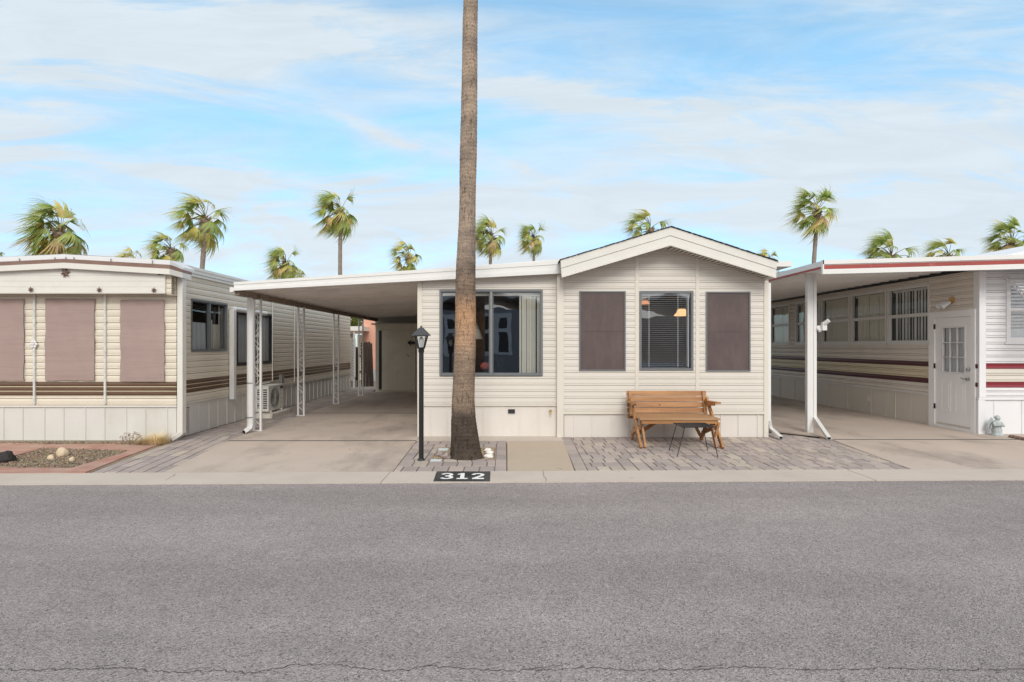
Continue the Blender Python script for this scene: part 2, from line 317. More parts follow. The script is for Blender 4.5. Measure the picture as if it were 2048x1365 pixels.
# ------------------------------------------------------------------ ground
TS = .02                                     # the street runs very slightly askew
def ky(x, y): return y + TS * x
g = MB(); g.box(-400, 400, -400, 500, -.4, -.05); g.build('ground', M['soil'], kind='structure')
r_ = MB()
def strip(mb, x0, x1, ya, yb, z, th, mi=0, n=1):
    vs = []
    for i in range(n + 1):
        x = x0 + (x1 - x0) * i / n
        vs += [(x, ky(x, ya), z - th), (x, ky(x, yb), z - th), (x, ky(x, yb), z), (x, ky(x, ya), z)]
    fs = []
    for i in range(n):
        a = i * 4; b = a + 4
        fs += [(a + 3, b + 3, b + 2, a + 2), (a, a + 1, b + 1, b), (a, b, b + 3, a + 3), (a + 1, a + 2, b + 2, b + 1)]
    fs += [(0, 3, 2, 1), (n * 4, n * 4 + 1, n * 4 + 2, n * 4 + 3)]
    mb.add(vs, fs, mi)
strip(r_, -60, 60, -5.5, 6.62, -.012, .2)
def crack(mb, pts, wd, z, mi=0, sub=14, jag=.006, seed=1):
    rnd = random.Random(seed); P = []
    for a, b in zip(pts[:-1], pts[1:]):
        a = Vector(a); b = Vector(b); k = max(2, int((b - a).length * sub))
        for i in range(k): P.append(a.lerp(b, i / k) + Vector((rnd.uniform(-jag, jag), rnd.uniform(-jag, jag) * 1.5, 0)))
    P.append(Vector(pts[-1])); vs = []
    for i, p in enumerate(P):
        d = (P[min(i + 1, len(P) - 1)] - P[max(i - 1, 0)]); d = Vector((-d.y, d.x, 0)).normalized(); ww = wd * rnd.uniform(.25, 1.0) / 2
        vs += [(p.x - d.x * ww, p.y - d.y * ww, z), (p.x + d.x * ww, p.y + d.y * ww, z)]
    mb.add(vs, [(2 * i, 2 * i + 2, 2 * i + 3, 2 * i + 1)[::-1] for i in range(len(P) - 1)], mi)
cp = [(0, 1340), (90, 1341), (180, 1338), (250, 1336), (300, 1343), (360, 1346), (440, 1342), (500, 1347), (560, 1336), (600, 1330), (660, 1329), (710, 1336), (760, 1341), (810, 1342), (845, 1333), (900, 1336), (970, 1342), (1060, 1341), (1180, 1336), (1260, 1342), (1390, 1339), (1500, 1335), (1620, 1341), (1760, 1337), (1900, 1341), (2048, 1338)]
pts = [G(x, y, -.012) for x, y in cp]; pts = [(-9, 2.85, 0)] + [tuple(p) for p in pts] + [(9, 2.8, 0)]
crack(r_, pts, .0075, -.010, 1, 60, .007, 3)
for k_ in (3, 6, 11, 15, 18, 21): crack(r_, [Vector(pts[k_]) + Vector((.0, .012, 0)), Vector(pts[k_]).lerp(Vector(pts[k_ + 1]), .5) + Vector((.02, .035, 0))], .005, -.0098, 1, 60, .006, k_)
r_.build('road', [M['asphalt'], M['crack']], kind='structure')

# kerb strip, with two tooled joints
k = MB(); edges = [-60, G(765, 965).x, G(1722, 950).x, 60]
kj = [(-60, G(772, 954).x - .004), (G(772, 954).x + .004, G(1722, 950).x - .006), (G(1722, 950).x + .006, 60)]
def ragged(mb, a, b, ya, yb, z, th):
    rn = random.Random(31); a2, b2 = max(a, -9), min(b, 9); xs = [a]; x = a2
    while x < b2: xs.append(x); x += .03
    xs = sorted(set(xs + [b])); vs = []
    for x in xs:
        o = .012 * noise.noise(Vector((x * 3, 0, 0))) + .006 * noise.noise(Vector((x * 17, 4, 0))) + rn.uniform(-.003, .003) if -9 < x < 9 else 0
        vs += [(x, ky(x, ya) + o, z - th), (x, ky(x, yb), z - th), (x, ky(x, yb), z), (x, ky(x, ya) + o, z)]
    n = len(xs) - 1; fs = []
    for i in range(n): p = i * 4; q = p + 4; fs += [(p + 3, q + 3, q + 2, p + 2), (p, p + 1, q + 1, q), (p, q, q + 3, p + 3), (p + 1, p + 2, q + 2, q + 1)]
    fs += [(0, 3, 2, 1), (n * 4, n * 4 + 1, n * 4 + 2, n * 4 + 3)]; mb.add(vs, fs, 0)
for a, b in kj: ragged(k, a, b, 6.585, 7.15, 0, .14)
crack(k, [G(1086, 942, 0), G(1087, 952, 0), G(1092, 958, 0), G(1092, 965, 0)], .008, .002, 1, 40, .008, 5)
crack(k, [G(330, 962, 0), G(345, 953, 0), G(352, 948, 0)], .008, .002, 1, 40, .008, 6)
k.build('kerb', [M['kerb'], M['crack']], kind='structure')

def flat(name, polys, m, z, th=.12, kind='structure'):
    mb = MB()
    for p in polys:
        n = len(p); mb.add([(a, b, z - th) for a, b in p] + [(a, b, z) for a, b in p], [tuple(range(n))[::-1], tuple(range(n, 2 * n))] + [(i, (i + 1) % n, n + (i + 1) % n, n + i) for i in range(n)])
    return mb
def ye(x): return ky(x, 7.168)
jg = .012
dl = lambda y: -4.31 - .143 * (y - 7.05) if y < 9.8 else -4.70
# left driveway slabs
dv = flat('driveway', [
    [(dl(7.1), ye(-4.3)), (-1.43, ye(-1.4)), (-1.495, 9.43 - jg), (dl(9.43), 9.43 - jg)],
    [(dl(9.43), 9.43 + jg), (-1.495, 9.43 + jg), (-1.52, 13.3 - jg), (-4.70, 13.3 - jg), (-4.70, 9.85)],
    [(-4.70, 13.3 + jg), (-1.52, 13.3 + jg), (-1.52, 19.6), (-4.70, 19.6)]], M['concrete'], 0)
dv.m = [0] * len(dv.f)
for y_, xa_, xb_ in ((9.43, -4.66, -1.495), (13.3, -4.70, -1.52)): dv.box(xa_, xb_, y_ - .026, y_ + .026, -.05, .003, 1)
dv.build('driveway', [M['concrete'], M['crack']], kind='structure')
# right driveway
x0r = lambda y: 5.58 - .135 * (9.58 - y)
dr = flat('driveway', [
    [(x0r(7.3), ye(5.2)), (60, ye(60)), (60, 9.55 - jg), (x0r(9.55), 9.55 - jg)],
    [(x0r(9.55), 9.55 + jg), (60, 9.55 + jg), (60, 24), (5.05, 24), (5.05, 10.6), (5.58, 9.95)]], M['concrete'], 0)
dr.box(5.6, 11.5, 9.55 - .024, 9.55 + .024, -.05, .003, 1)
crack(dr, [G(1758, 883, 0), G(1810, 898, 0), G(1880, 917, 0), G(1925, 930, 0)], .009, .002, 1, 30, .012, 8)
crack(dr, [G(1850, 929, 0), G(1880, 933, 0)], .008, .002, 1, 30, .01, 9)
dr.build('driveway', [M['concrete'], M['crack']], kind='structure')
# small pad at the steps and footing strip along the house
flat('pad', [[(WX(1013, 7.17) + .012, ye(.1)), (WX(1150, 7.2) - .01, ye(.9)), (.985, 9.40), (WX(1013, 9.42) + .012, 9.40)]], None, -.002).build('concrete_pad', M['aggregate'], kind='structure')
flat('footing', [[(-1.50, 9.43), (.985, 9.43), (.985, 10.2), (-1.50, 10.2)]], None, .0).build('footing_strip', M['kerb'], kind='structure')

# ---- pavers as real units: rows of blocks over sand
PAL = [(.37, .315, .295), (.35, .30, .285), (.395, .335, .31), (.335, .288, .275), (.41, .35, .315), (.372, .318, .30), (.44, .385, .33)]
def inpoly(p, poly):
    x, y = p; c = False; n = len(poly)
    for i in range(n):
        x1, y1 = poly[i]; x2, y2 = poly[(i + 1) % n]
        if (y1 > y) != (y2 > y) and x < (x2 - x1) * (y - y1) / (y2 - y1) + x1: c = not c
    return c
def clip(poly, q):      # clip quad q by convex polygon
    def ccw(P): return sum(P[i][0] * P[(i + 1) % len(P)][1] - P[(i + 1) % len(P)][0] * P[i][1] for i in range(len(P))) > 0
    if not ccw(poly): poly = poly[::-1]
    out = list(q)
    for i in range(len(poly)):
        a = poly[i]; b = poly[(i + 1) % len(poly)]; res = []
        def side(p): return (b[0] - a[0]) * (p[1] - a[1]) - (b[1] - a[1]) * (p[0] - a[0])
        for j in range(len(out)):
            p = out[j]; r = out[(j + 1) % len(out)]; sp, sr = side(p), side(r)
            if sp >= 0: res.append(p)
            if (sp >= 0) != (sr >= 0):
                t = sp / (sp - sr); res.append((p[0] + (r[0] - p[0]) * t, p[1] + (r[1] - p[1]) * t))
        out = res
        if len(out) < 3: return []
    return out
def area(P): return abs(sum(P[i][0] * P[(i + 1) % len(P)][1] - P[(i + 1) % len(P)][0] * P[i][1] for i in range(len(P)))) / 2
def pavers(mb, poly, wx, wy, rot=0, seed=1, gap=.008, z=.0, pal=PAL, along='y', bounds=None, jit=.0):
    rnd = random.Random(seed); cr, sr = math.cos(rot), math.sin(rot)
    xs = [p[0] * cr + p[1] * sr for p in poly]; ys = [-p[0] * sr + p[1] * cr for p in poly]
    i = 0; a = (min(xs) if along == 'y' else min(ys))
    A1 = max(xs) if along == 'y' else max(ys); B0, B1 = (min(ys), max(ys)) if along == 'y' else (min(xs), max(xs))
    w_, l_ = (wx, wy) if along == 'y' else (wy, wx)
    while a < A1:
        b = B0 - rnd.random() * l_
        while b < B1:
            ll = l_ * rnd.choice([1, 1, 1, .66, 1.3]) if jit else l_
            ga = gap if along == 'y' else gap * 1.9; u0, u1, v0, v1 = a + ga, a + w_ - ga, b + gap, b + ll - gap
            qq = [(u0, v0), (u1, v0), (u1, v1), (u0, v1)] if along == 'y' else [(v0, u0), (v1, u0), (v1, u1), (v0, u1)]
            q = clip(poly, [(u * cr - v * sr, u * sr + v * cr) for u, v in qq])
            b += ll
            if len(q) < 3 or area(q) < .001: continue
            c = rnd.choice(pal); kk = rnd.uniform(.90, 1.08); c = tuple(x * kk for x in c)
            dz = rnd.uniform(-.002, .002); tx, ty = rnd.uniform(-.006, .006), rnd.uniform(-.006, .006)
            cx, cy = sum(p[0] for p in q) / len(q), sum(p[1] for p in q) / len(q); n = len(q)
            top = []; 
            for ins, dd in ((0, -.03), (0, -.004), (.005, 0)):
                for p in q:
                    dx, dy = cx - p[0], cy - p[1]; dl_ = math.hypot(dx, dy) or 1
                    top.append((p[0] + dx / dl_ * ins, p[1] + dy / dl_ * ins, z + dz + dd + tx * (p[0] - cx) + ty * (p[1] - cy)))
            mb.add(top, [tuple(range(2 * n, 3 * n))] + [(r * n + j, r * n + (j + 1) % n, (r + 1) * n + (j + 1) % n, (r + 1) * n + j) for r in (0, 1) for j in range(n)], 0, c)
        a += w_
def sand(mb, polys, z=-.012, mi=1):
    for p in polys:
        n = len(p); mb.add([(a, b, z - .1) for a, b in p] + [(a, b, z) for a, b in p], [tuple(range(n, 2 * n))] + [(i, (i + 1) % n, n + (i + 1) % n, n + i) for i in range(n)], mi)
# patio in front of the gable
pR = MB(); xl = lambda y: .985 + (.90 - .985) * (9.79 - y) / 2.6
cL = [(xl(ye(1)), ye(1)), (xl(ye(1)) + .17, ye(1)), (xl(9.8) + .17, 9.86), (xl(9.8), 9.86)]
body = [(xl(ye(1)) + .17, ye(1)), (x0r(7.25) - .0, ye(5.2)), (5.56, 9.56), (5.0, 10.3), (4.6, 10.9), (4.6, 9.86), (xl(9.8) + .17, 9.86)]
bodyA = [(xl(ye(1)) + .17, ye(1)), (x0r(7.25), ye(5.2)), (5.54, 9.50), (5.25, 9.86), (xl(9.8) + .17, 9.86)]
bodyB = [(4.62, 9.86), (5.3, 9.86), (5.0, 10.5), (4.62, 10.5)]
pavers(pR, cL, .17, .31, -.033, 3)
pavers(pR, bodyA, .175, .26, -.0, 4, along='x', jit=1)
pavers(pR, bodyB, .20, .29, 0, 5, along='x')
sand(pR, [cL, bodyA, bodyB]); pR.build('paver_patio', [M['paver'], M['joint']], kind='structure')
# strip drain between patio and driveway
dn = MB(); dn.bar((4.62, 10.62, .0), (5.45, 9.72, .0), .05, .03); dn.build('drain', M['painted_hole'], kind='structure')
# pavers round the palm tree
pP = MB(); xA = lambda y: -1.42 - .03 * (y - 7.17)
wl = WX(866, 8.35); T0 = (-1.02, 7.98); T1 = (WX(991, 9.0), 8.02)
yb0 = 7.90; yb1 = 8.84; tx0, tx1 = -1.04, -.155
X1 = WX(1013, 8.2) + .003
A = [(xA(7.2), ye(-1.4)), (X1 - .16, ye(0)), (X1 - .16, yb0), (xA(yb0), yb0)]
B = [(xA(yb0), yb0), (tx0, yb0), (tx0, yb1), (xA(yb1), yb1)]
C_ = [(xA(yb1), yb1), (X1 - .16, yb1), (X1 - .16, 9.42), (xA(9.42), 9.42)]
Dd = [(X1 - .16, ye(0)), (X1, ye(0)), (X1, 9.42), (X1 - .16, 9.42)]
pavers(pP, A, .20, .31, 0, 11, along='x'); pavers(pP, B, .17, .33, 0, 12); pavers(pP, C_, .2, .30, 0, 13, along='x'); pavers(pP, Dd, .16, .36, 0, 14)
pavers(pP, [(tx1, yb0), (X1 - .16, yb0), (X1 - .16, yb1), (tx1, yb1)], .17, .33, 0, 15)
sand(pP, [A, B, C_, Dd]); pP.build('paver_path', [M['paver'], M['joint']], kind='structure')
# pavers along the left home
pL = MB()
lp = [(-5.22, ye(-5.2)), (dl(7.1), ye(-4.3)), (-4.70, 9.85), (-4.70, 20.6), (-5.66, 20.6), (-5.66, 9.95), (-5.60, 9.69)]
lpa = [(-5.22, ye(-5.2)), (dl(7.1), ye(-4.3)), (-4.70, 9.85), (-5.62, 9.85)]; lpb = [(-5.66, 9.85), (-4.70, 9.85), (-4.70, 20.6), (-5.66, 20.6)]
pavers(pL, lpa, .16, .36, .14, 21); pavers(pL, lpb, .16, .30, 0, 22, pal=[tuple(c * .9 for c in p) for p in PAL]); sand(pL, [lpa, lpb]); pL.build('paver_strip', [M['paver'], M['joint']], kind='structure')
lb = MB(); pavers(lb, [(-5.66, 20.6), (-3.9, 20.6), (-3.9, 24), (-7, 24)], .2, .3, 0, 23); lb.box(-9, -3, 20.6, 26, -.1, -.012, 1); lb.build('back_path', [M['paver'], M['joint']], kind='structure')

# planting bed of the left home: red bands, gravel
def gp(l): return [(G(x, y).x, G(x, y).y) for x, y in l]
rb = MB()
def slab(mb, poly, z, th=.08, mi=0):
    n = len(poly); mb.add([(a, b, z - th) for a, b in poly] + [(a, b, z) for a, b in poly], [tuple(range(n, 2 * n))] + [(i, (i + 1) % n, n + (i + 1) % n, n + i) for i in range(n)], mi)
yk = ye(-5.5)
def fixfront(P): return P
slab(rb, [(-14, 7.03), (G(152, 948).x, 7.035), (G(160, 938).x - .02, G(160, 937).y), (-14, 7.43)], .006)
slab(rb, gp([(152, 947.2), (160, 937), (300, 895), (332, 886), (300, 889), (262, 900), (241, 912), (143, 936)])[:2] + [], .006) if False else None
rbp = gp([(153, 947.2), (170, 946.5), (255, 913), (330, 886), (300, 884), (240, 909), (145, 936.5)])
slab(rb, rbp, .008)
slab(rb, gp([(-700, 903), (0, 903), (85, 896), (262, 902), (300, 893), (300, 888), (90, 889), (40, 887), (-700, 887)]), .005)
slab(rb, gp([(-700, 912), (-300, 912), (0, 912), (30, 912), (85, 897.5), (90, 890), (-700, 890)]), .0068)
rb.build('red_path', M['brick'], kind='structure')
gb = MB(); bedsoil = [(-16, 7.05), (-5.25, 7.05), (-5.62, 9.9), (-16, 9.9)]; slab(gb, bedsoil, -.006, .05, 1)
rnd = random.Random(5)
def stone(mb, x, y, z, s, c):
    vs = [Vector((rnd.uniform(.6, 1) * a, rnd.uniform(.6, 1) * b, rnd.uniform(.5, .9) * d)) * s for a, b, d in ((1, 0, 0), (-1, 0, 0), (0, 1, 0), (0, -1, 0), (0, 0, 1), (0, 0, -1))]
    ro = Matrix.Rotation(rnd.uniform(0, 6), 3, 'Z') @ Matrix.Rotation(rnd.uniform(0, 1), 3, 'X')
    mb.add([ro @ v + Vector((x, y, z)) for v in vs], [(0, 2, 4), (2, 1, 4), (1, 3, 4), (3, 0, 4), (2, 0, 5), (1, 2, 5), (3, 1, 5), (0, 3, 5)], 0, c)
GP = [(.31, .24, .165), (.35, .28, .20), (.20, .155, .11), (.26, .20, .14), (.40, .34, .26), (.14, .105, .08), (.30, .22, .155)]
bed = gp([(-120, 932), (0, 932), (143, 936), (240, 910), (255, 902), (85, 897), (28, 915), (-120, 920)])
bed2 = gp([(-100, 888), (90, 888), (300, 891), (330, 879), (262, 884.5), (-100, 884.5)])
for bp, nn in ((bed, 4000), (bed2, 2200)):
    bx0, bx1 = min(p[0] for p in bp), max(p[0] for p in bp); by0, by1 = min(p[1] for p in bp), max(p[1] for p in bp); c = 0
    while c < nn:
        x, y = rnd.uniform(bx0, bx1), rnd.uniform(by0, by1)
        c += 1
        if not inpoly((x, y), bp): continue
        stone(gb, x, y, rnd.uniform(.0, .012), rnd.uniform(.008, .02), tuple(v * rnd.uniform(.75, 1.1) for v in rnd.choice(GP)))
gb.build('gravel_bed', [M['gravel'], M['soil']], kind='stuff')
tw = MB(); slab(tw, [(tx0, yb0), (tx1, yb0), (tx1, yb1), (tx0, yb1)], -.014, .05, 1)
for i in range(2600):
    stone(tw, rnd.uniform(tx0, tx1), rnd.uniform(yb0, yb1), rnd.uniform(-.012, 0), rnd.uniform(.005, .011), tuple(v * rnd.uniform(.8, 1.15) for v in rnd.choice([(.50, .40, .27), (.42, .33, .22), (.55, .45, .32), (.3, .22, .15)])))
tw.build('tree_well_gravel', [M['gravel'], M['soil']], kind='stuff')

# ------------------------------------------------------------------ siding
PROF_MAIN = [(0, .000), (.07, .0105), (.27, .010), (.31, .0), (.37, .0085), (1, .005)]
PROF_LEFT = [(0, .0), (.09, .016), (.20, .017), (.27, .005), (.34, .012), (.7, .014), (1, .007)]
PROF_FINE = [(0, -.002), (.09, .018), (.26, .017), (.32, -.005), (.39, .014), (1, .007)]
def siding(mb, fr, u0, u1, z0, z1, course, prof, holes=(), top=None, base=0.0, mi=0, phase=0.0):
    z = z0 - phase
    while z < z1 - 1e-4:
        for (ta, oa), (tb, ob) in zip(prof[:-1], prof[1:]):
            za, zb = z + ta * course, z + tb * course
            if zb <= z0 or za >= z1: continue
            if za < z0: oa = ob; za = z0
            if zb > z1: zb = z1
            zm = (za + zb) / 2; iv = [(u0, u1)]
            if top:
                iv = top(zm)
                if not iv: continue
                iv = [iv]
            for (hu0, hu1, hz0, hz1) in holes:
                if hz0 < zm < hz1:
                    nv = []
                    for a, b in iv:
                        if hu1 <= a or hu0 >= b: nv.append((a, b)); continue
                        if a < hu0: nv.append((a, hu0))
                        if b > hu1: nv.append((hu1, b))
                    iv = nv
            for a, b in iv:
                mb.quad(fr.p(a, za, base + oa), fr.p(b, za, base + oa), fr.p(b, zb, base + ob), fr.p(a, zb, base + ob), mi)
        z += course
def panels(mb, fr, u0, u1, z0, z1, wd, n=0.0, seed=0, holes=()):      # skirting boards with raised vertical seams
    mb.quad(fr.p(u0, z0, n), fr.p(u1, z0, n), fr.p(u1, z1, n), fr.p(u0, z1, n))
    u = u0 + wd * .5
    i = 0
    while u < u1 - .03:
        mb.fbox(fr, u, u + (.012 if i % 2 else .02), z0, z1 - .004, n - .002, n + .012); u += wd * (1.0 if i % 2 else .92); i += 1
def ring(mb, fr, u0, u1, z0, z1, t, n0, n1, mi=0):
    mb.fbox(fr, u0, u1, z1 - t, z1, n0, n1, mi); mb.fbox(fr, u0, u1, z0, z0 + t, n0, n1, mi)
    mb.fbox(fr, u0, u0 + t, z0 + t, z1 - t, n0 + .0005, n1 - .0005, mi); mb.fbox(fr, u1 - t, u1, z0 + t, z1 - t, n0 + .0005, n1 - .0005, mi)
def pane(fr, u0, u1, z0, z1, n, m, parent, name='glass'):
    mb = MB(); mb.quad(fr.p(u0, z0, n), fr.p(u1, z0, n), fr.p(u1, z1, n), fr.p(u0, z1, n)); return mb.build(name, m, parent)
def vanes(fr, u0, u1, z0, z1, n, m, parent, pitch=.09, ang=35, seed=0, name='blinds'):
    mb = MB(); rnd = random.Random(seed); u = u0
    while u < u1:
        a = R(ang + rnd.uniform(-14, 14)); hw = pitch * .5
        du, dn = math.cos(a) * hw, math.sin(a) * hw
        P = []
        for k, b in ((-1, 0), (-.5, .008), (0, .011), (.5, .008), (1, 0)): P.append((u + du * k + b * math.sin(a), n + dn * k - b * math.cos(a)))
        for (ua, na), (ub, nb) in zip(P[:-1], P[1:]):
            mb.quad(fr.p(ua, z0, na), fr.p(ub, z0, nb), fr.p(ub, z1, nb), fr.p(ua, z1, na))
        u += pitch * rnd.uniform(.9, 1.1)
    mb.fbox(fr, u0, u1, z1, z1 + .04, n - .03, n + .02)
    return mb.build(name, m, parent)
def room(fr, u0, u1, z0, z1, n0, depth, m, parent):
    mb = MB(); a, b = n0, n0 - depth; p = fr.p
    mb.quad(p(u0, z0, b), p(u1, z0, b), p(u1, z1, b), p(u0, z1, b)); mb.quad(p(u0, z0, a), p(u0, z0, b), p(u0, z1, b), p(u0, z1, a))
    mb.quad(p(u1, z0, b), p(u1, z0, a), p(u1, z1, a), p(u1, z1, b)); mb.quad(p(u0, z0, a), p(u1, z0, a), p(u1, z0, b), p(u0, z0, b)); mb.quad(p(u0, z1, b), p(u1, z1, b), p(u1, z1, a), p(u0, z1, a))
    return mb.build('interior', m, parent)

# ------------------------------------------------------------------ main home
HY0 = 9.8; HL = 9.9
main = thing('mobile_home', 'cream mobile home in the middle with a gabled front and brown sun screened windows', 'mobile home', (1.5, 9.8, 0))
fL = Fr((-1.51, HL, 0), (1, 0, 0), (0, -1, 0)); LW = .99 + 1.51
fG = Fr((.985, HY0, 0), (1, 0, 0), (0, -1, 0)); GW = 4.57 - .985
zsk = WZ(809, HL)
# left section window
lw = (WX(879, HL) + 1.51, WX(1085.5, HL) + 1.51, WZ(752, HL), WZ(580, HL))
s = MB(); siding(s, fL, 0, LW, zsk, 2.95, .1125, PROF_MAIN, [(lw[0] + .02, lw[1] - .02, lw[2] + .02, lw[3] - .02)]); 
s.build('wall', M['siding'], main)
gs = []
for a, b, c, d in ((1158, 1251, 742, 583), (1278.5, 1386, 741, 582.5), (1411, 1500, 743, 584)): gs.append((WX(a, HY0) - .985, WX(b, HY0) - .985, WZ(c, HY0), WZ(d, HY0)))
zg0 = WZ(823, HY0); pk = WX(1340, HY0) - .985; zpk = WZ(498, HY0) + .10; zev = WZ(566, HY0) + .10; 
def gtop(z):
    if z <= zev: return (0, GW)
    t = (z - zev) / (zpk - zev)
    if t >= 1: return None
    return (pk * t, GW - (GW - pk) * t)
s = MB(); siding(s, fG, 0, GW, zg0, zpk, .1125, PROF_MAIN, [(g_[0] + .02, g_[1] - .02, g_[2] + .02, g_[3] - .02) for g_ in gs], gtop); s.build('wall', M['siding'], main)
# side and back walls
fS = Fr((4.57, HY0, 0), (0, 1, 0), (1, 0, 0)); s = MB(); siding(s, fS, 0, 13, 0.05, 2.72, .1125, PROF_MAIN); s.build('side_wall', M['siding'], main)
fS2 = Fr((-1.51, 22.8, 0), (0, -1, 0), (-1, 0, 0)); s = MB(); siding(s, fS2, 0, 12.9, 0.05, 2.7, .1125, PROF_MAIN); s.box(-1.50, 4.56, 22.6, 22.8, 0, 2.7); s.build('side_wall', M['siding'], main)
# skirting
s = MB(); panels(s, fL, 0, LW, 0, zsk - .02, .335, -.012); s.build('skirting', M['skirt'], main)
s = MB(); panels(s, fG, 0.05, GW - .02, 0, zg0 - .02, .335, -.012, 2); s.build('skirting', M['skirt'], main)
# trims
s = MB()
s.fbox(fL, -.01, LW - .03, zsk - .03, zsk, -.02, .018); s.fbox(fG, .03, GW, zg0 - .05, zg0, -.02, .02)
s.fbox(fL, -.035, .045, 0, 2.75, -.03, .022)              # left corner post
s.fbox(fG, -.075, .04, 0, 2.90, -.09, .024)               # joint between sections
s.fbox(fG, GW - .045, GW + .03, 0, 2.74, -.05, .024)      # right corner
for pxx in (1273.5, 1394.5): 
    u = WX(pxx, HY0) - .985; t = (pk - u) if u < pk else (u - pk)
    zt = zpk - (zpk - zev) * (t / (pk if u < pk else GW - pk)); s.fbox(fG, u - .03, u + .03, zg0 + .002, zt, -.01, .020)
s.build('corner_trim', M['trim_cream'], main)
# big window
def slider(fr, h, parent, mframe, mglass, n=.012, t=.035, split=.5, label=None):
    u0, u1, z0, z1 = h; mb = MB(); ring(mb, fr, u0, u1, z0, z1, t, -.05, n + .012)
    us = u0 + (u1 - u0) * split; mb.fbox(fr, us - .022, us + .022, z0 + t, z1 - t, -.03, n + .006)
    ring(mb, fr, u0 + t, us - .022, z0 + t, z1 - t, .018, -.035, -.012); ring(mb, fr, us + .022, u1 - t, z0 + t, z1 - t, .018, -.03, -.004)
    w_ = mb.build('window', mframe, parent, label)
    pane(fr, u0 + t, us - .02, z0 + t, z1 - t, -.022, mglass, w_); pane(fr, us + .02, u1 - t, z0 + t, z1 - t, -.015, mglass, w_)
    return w_
bw = slider(fL, lw, main, M['winframe'], M['glass'])
hl = MB(); hl.fbox(fL, (lw[0]+lw[1])/2 - .008, (lw[0]+lw[1])/2 + .008, lw[2] + .03, lw[3] - .03, .019, .023); hl.build('bright_edge', M['metal'], bw)
# screened windows and middle window
def screenwin(h, parent):
    mb = MB(); ring(mb, fG, *h, .022, -.03, .028); w_ = mb.build('window', M['winframe'], parent)
    mb = MB(); a, b, c, d = h; mb.fbox(fG, a + .022, b - .022, c + .022, d - .022, .004, .014); mb.fbox(fG, a + .022, b - .022, (c + d) / 2 - .008, (c + d) / 2 + .004, .0141, .018); mb.fbox(fG, a + .022, a + .034, c + .022, d - .022, .0141, .020); mb.fbox(fG, b - .034, b - .022, c + .022, d - .022, .0141, .020); mb.build('sun_screen', M['screen'], w_)
    return w_
screenwin(gs[0], main); screenwin(gs[2], main)
mb = MB(); ring(mb, fG, *gs[1], .036, -.05, .026); mw = mb.build('window', M['winframe'], main)
pane(fG, gs[1][0] + .036, gs[1][1] - .036, gs[1][2] + .036, gs[1][3] - .036, -.01, M['glass'], mw)
mb = MB(); z = gs[1][2] + .05
while z < gs[1][3] - .06:
    mb.fbox(fG, gs[1][0] + .045, gs[1][1] - .10, z, z + .0035, -.062, -.036); z += .036
for u in (.19, .73, ): mb.fbox(fG, gs[1][0] + (gs[1][1] - gs[1][0]) * u - .004, gs[1][0] + (gs[1][1] - gs[1][0]) * u + .004, gs[1][2] + .05, gs[1][3] - .05, -.033, -.031)
mb.fbox(fG, gs[1][0] + .04, gs[1][1] - .09, gs[1][3] - .075, gs[1][3] - .04, -.09, -.055)
mb.build('blinds', M['blind_white'], mw)
mb = MB(); mb.fbox(fG, gs[1][1] - .075, gs[1][1] - .05, gs[1][2] + .05, gs[1][3] - .05, -.14, -.06); mb.build('jamb', M['blind_white'], mw)
# vanes drawn to the right in the big window
W_ = lw[1] - lw[0]
vanes(fL, lw[1] - W_ * .215, lw[1] - W_ * .10, lw[2] + .05, lw[3] - .08, -.07, M['blind'], bw, .045, 22, 2)
vanes(fL, lw[1] - W_ * .085, lw[1] - .04, lw[2] + .05, lw[3] - .08, -.08, M['blind'], bw, .09, 50, 3)
# interior shells
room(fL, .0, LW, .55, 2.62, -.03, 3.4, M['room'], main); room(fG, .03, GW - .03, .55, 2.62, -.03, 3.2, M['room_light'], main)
mb = MB(); mb.fbox(fL, lw[0] + .02, lw[1] - .02, lw[3] - .10, lw[3] - .05, -.16, -.06); mb.build('blind_rail', M['blind'], bw)
# low grey sofa back etc. inside the gable room
sf = thing('sofa', 'grey blue sofa back behind the blinds of the middle gable window', 'sofa', (2.8, 10.8, .55))
mb = MB(); mb.box(2.2, 3.5, 10.5, 10.75, .55, 1.28); mb.build('backrest', mat('sofa_fabric', (.10, .13, .22), .9, .1), sf)
mb = MB(); mb.box(2.2, 3.5, 10.76, 11.4, .55, .95); mb.build('seat', mat('sofa_seat', (.12, .15, .2), .9, .1), sf)
hl = thing('pendant_lamp', 'lit pendant lamp with a pleated amber shade behind the middle gable window', 'lamp', W(1363, 626, 11.2))
c = W(1363, 626, 11.2); mb = MB(); mb.lathe(c, [(.07, .07), (.075, .075), (.10, .0), (.15, -.055), (.145, -.065)], 20); mb.build('lamp_shade', M['glow'], hl)
mb = MB(); mb.tube([c + Vector((0, 0, .08)), Vector((c.x, c.y, 2.6))], .006, 6); mb.build('cord', M['brass'], hl)
hl = thing('pendant_lamp', 'lit amber glass pendant high at the left of the middle gable window', 'lamp', W(1290, 606, 12.0))
c = W(1290, 606, 12.0); mb = MB(); mb.lathe(c, [(.05, .04), (.06, .045), (.10, -.02), (.095, -.03)], 16); mb.build('lamp_shade', emit('dim_shade', (1, .42, .2), .6), hl)
mb = MB(); mb.tube([c + Vector((0, 0, .05)), Vector((c.x, c.y, 2.6))], .006, 6); mb.build('cord', M['brass'], hl)
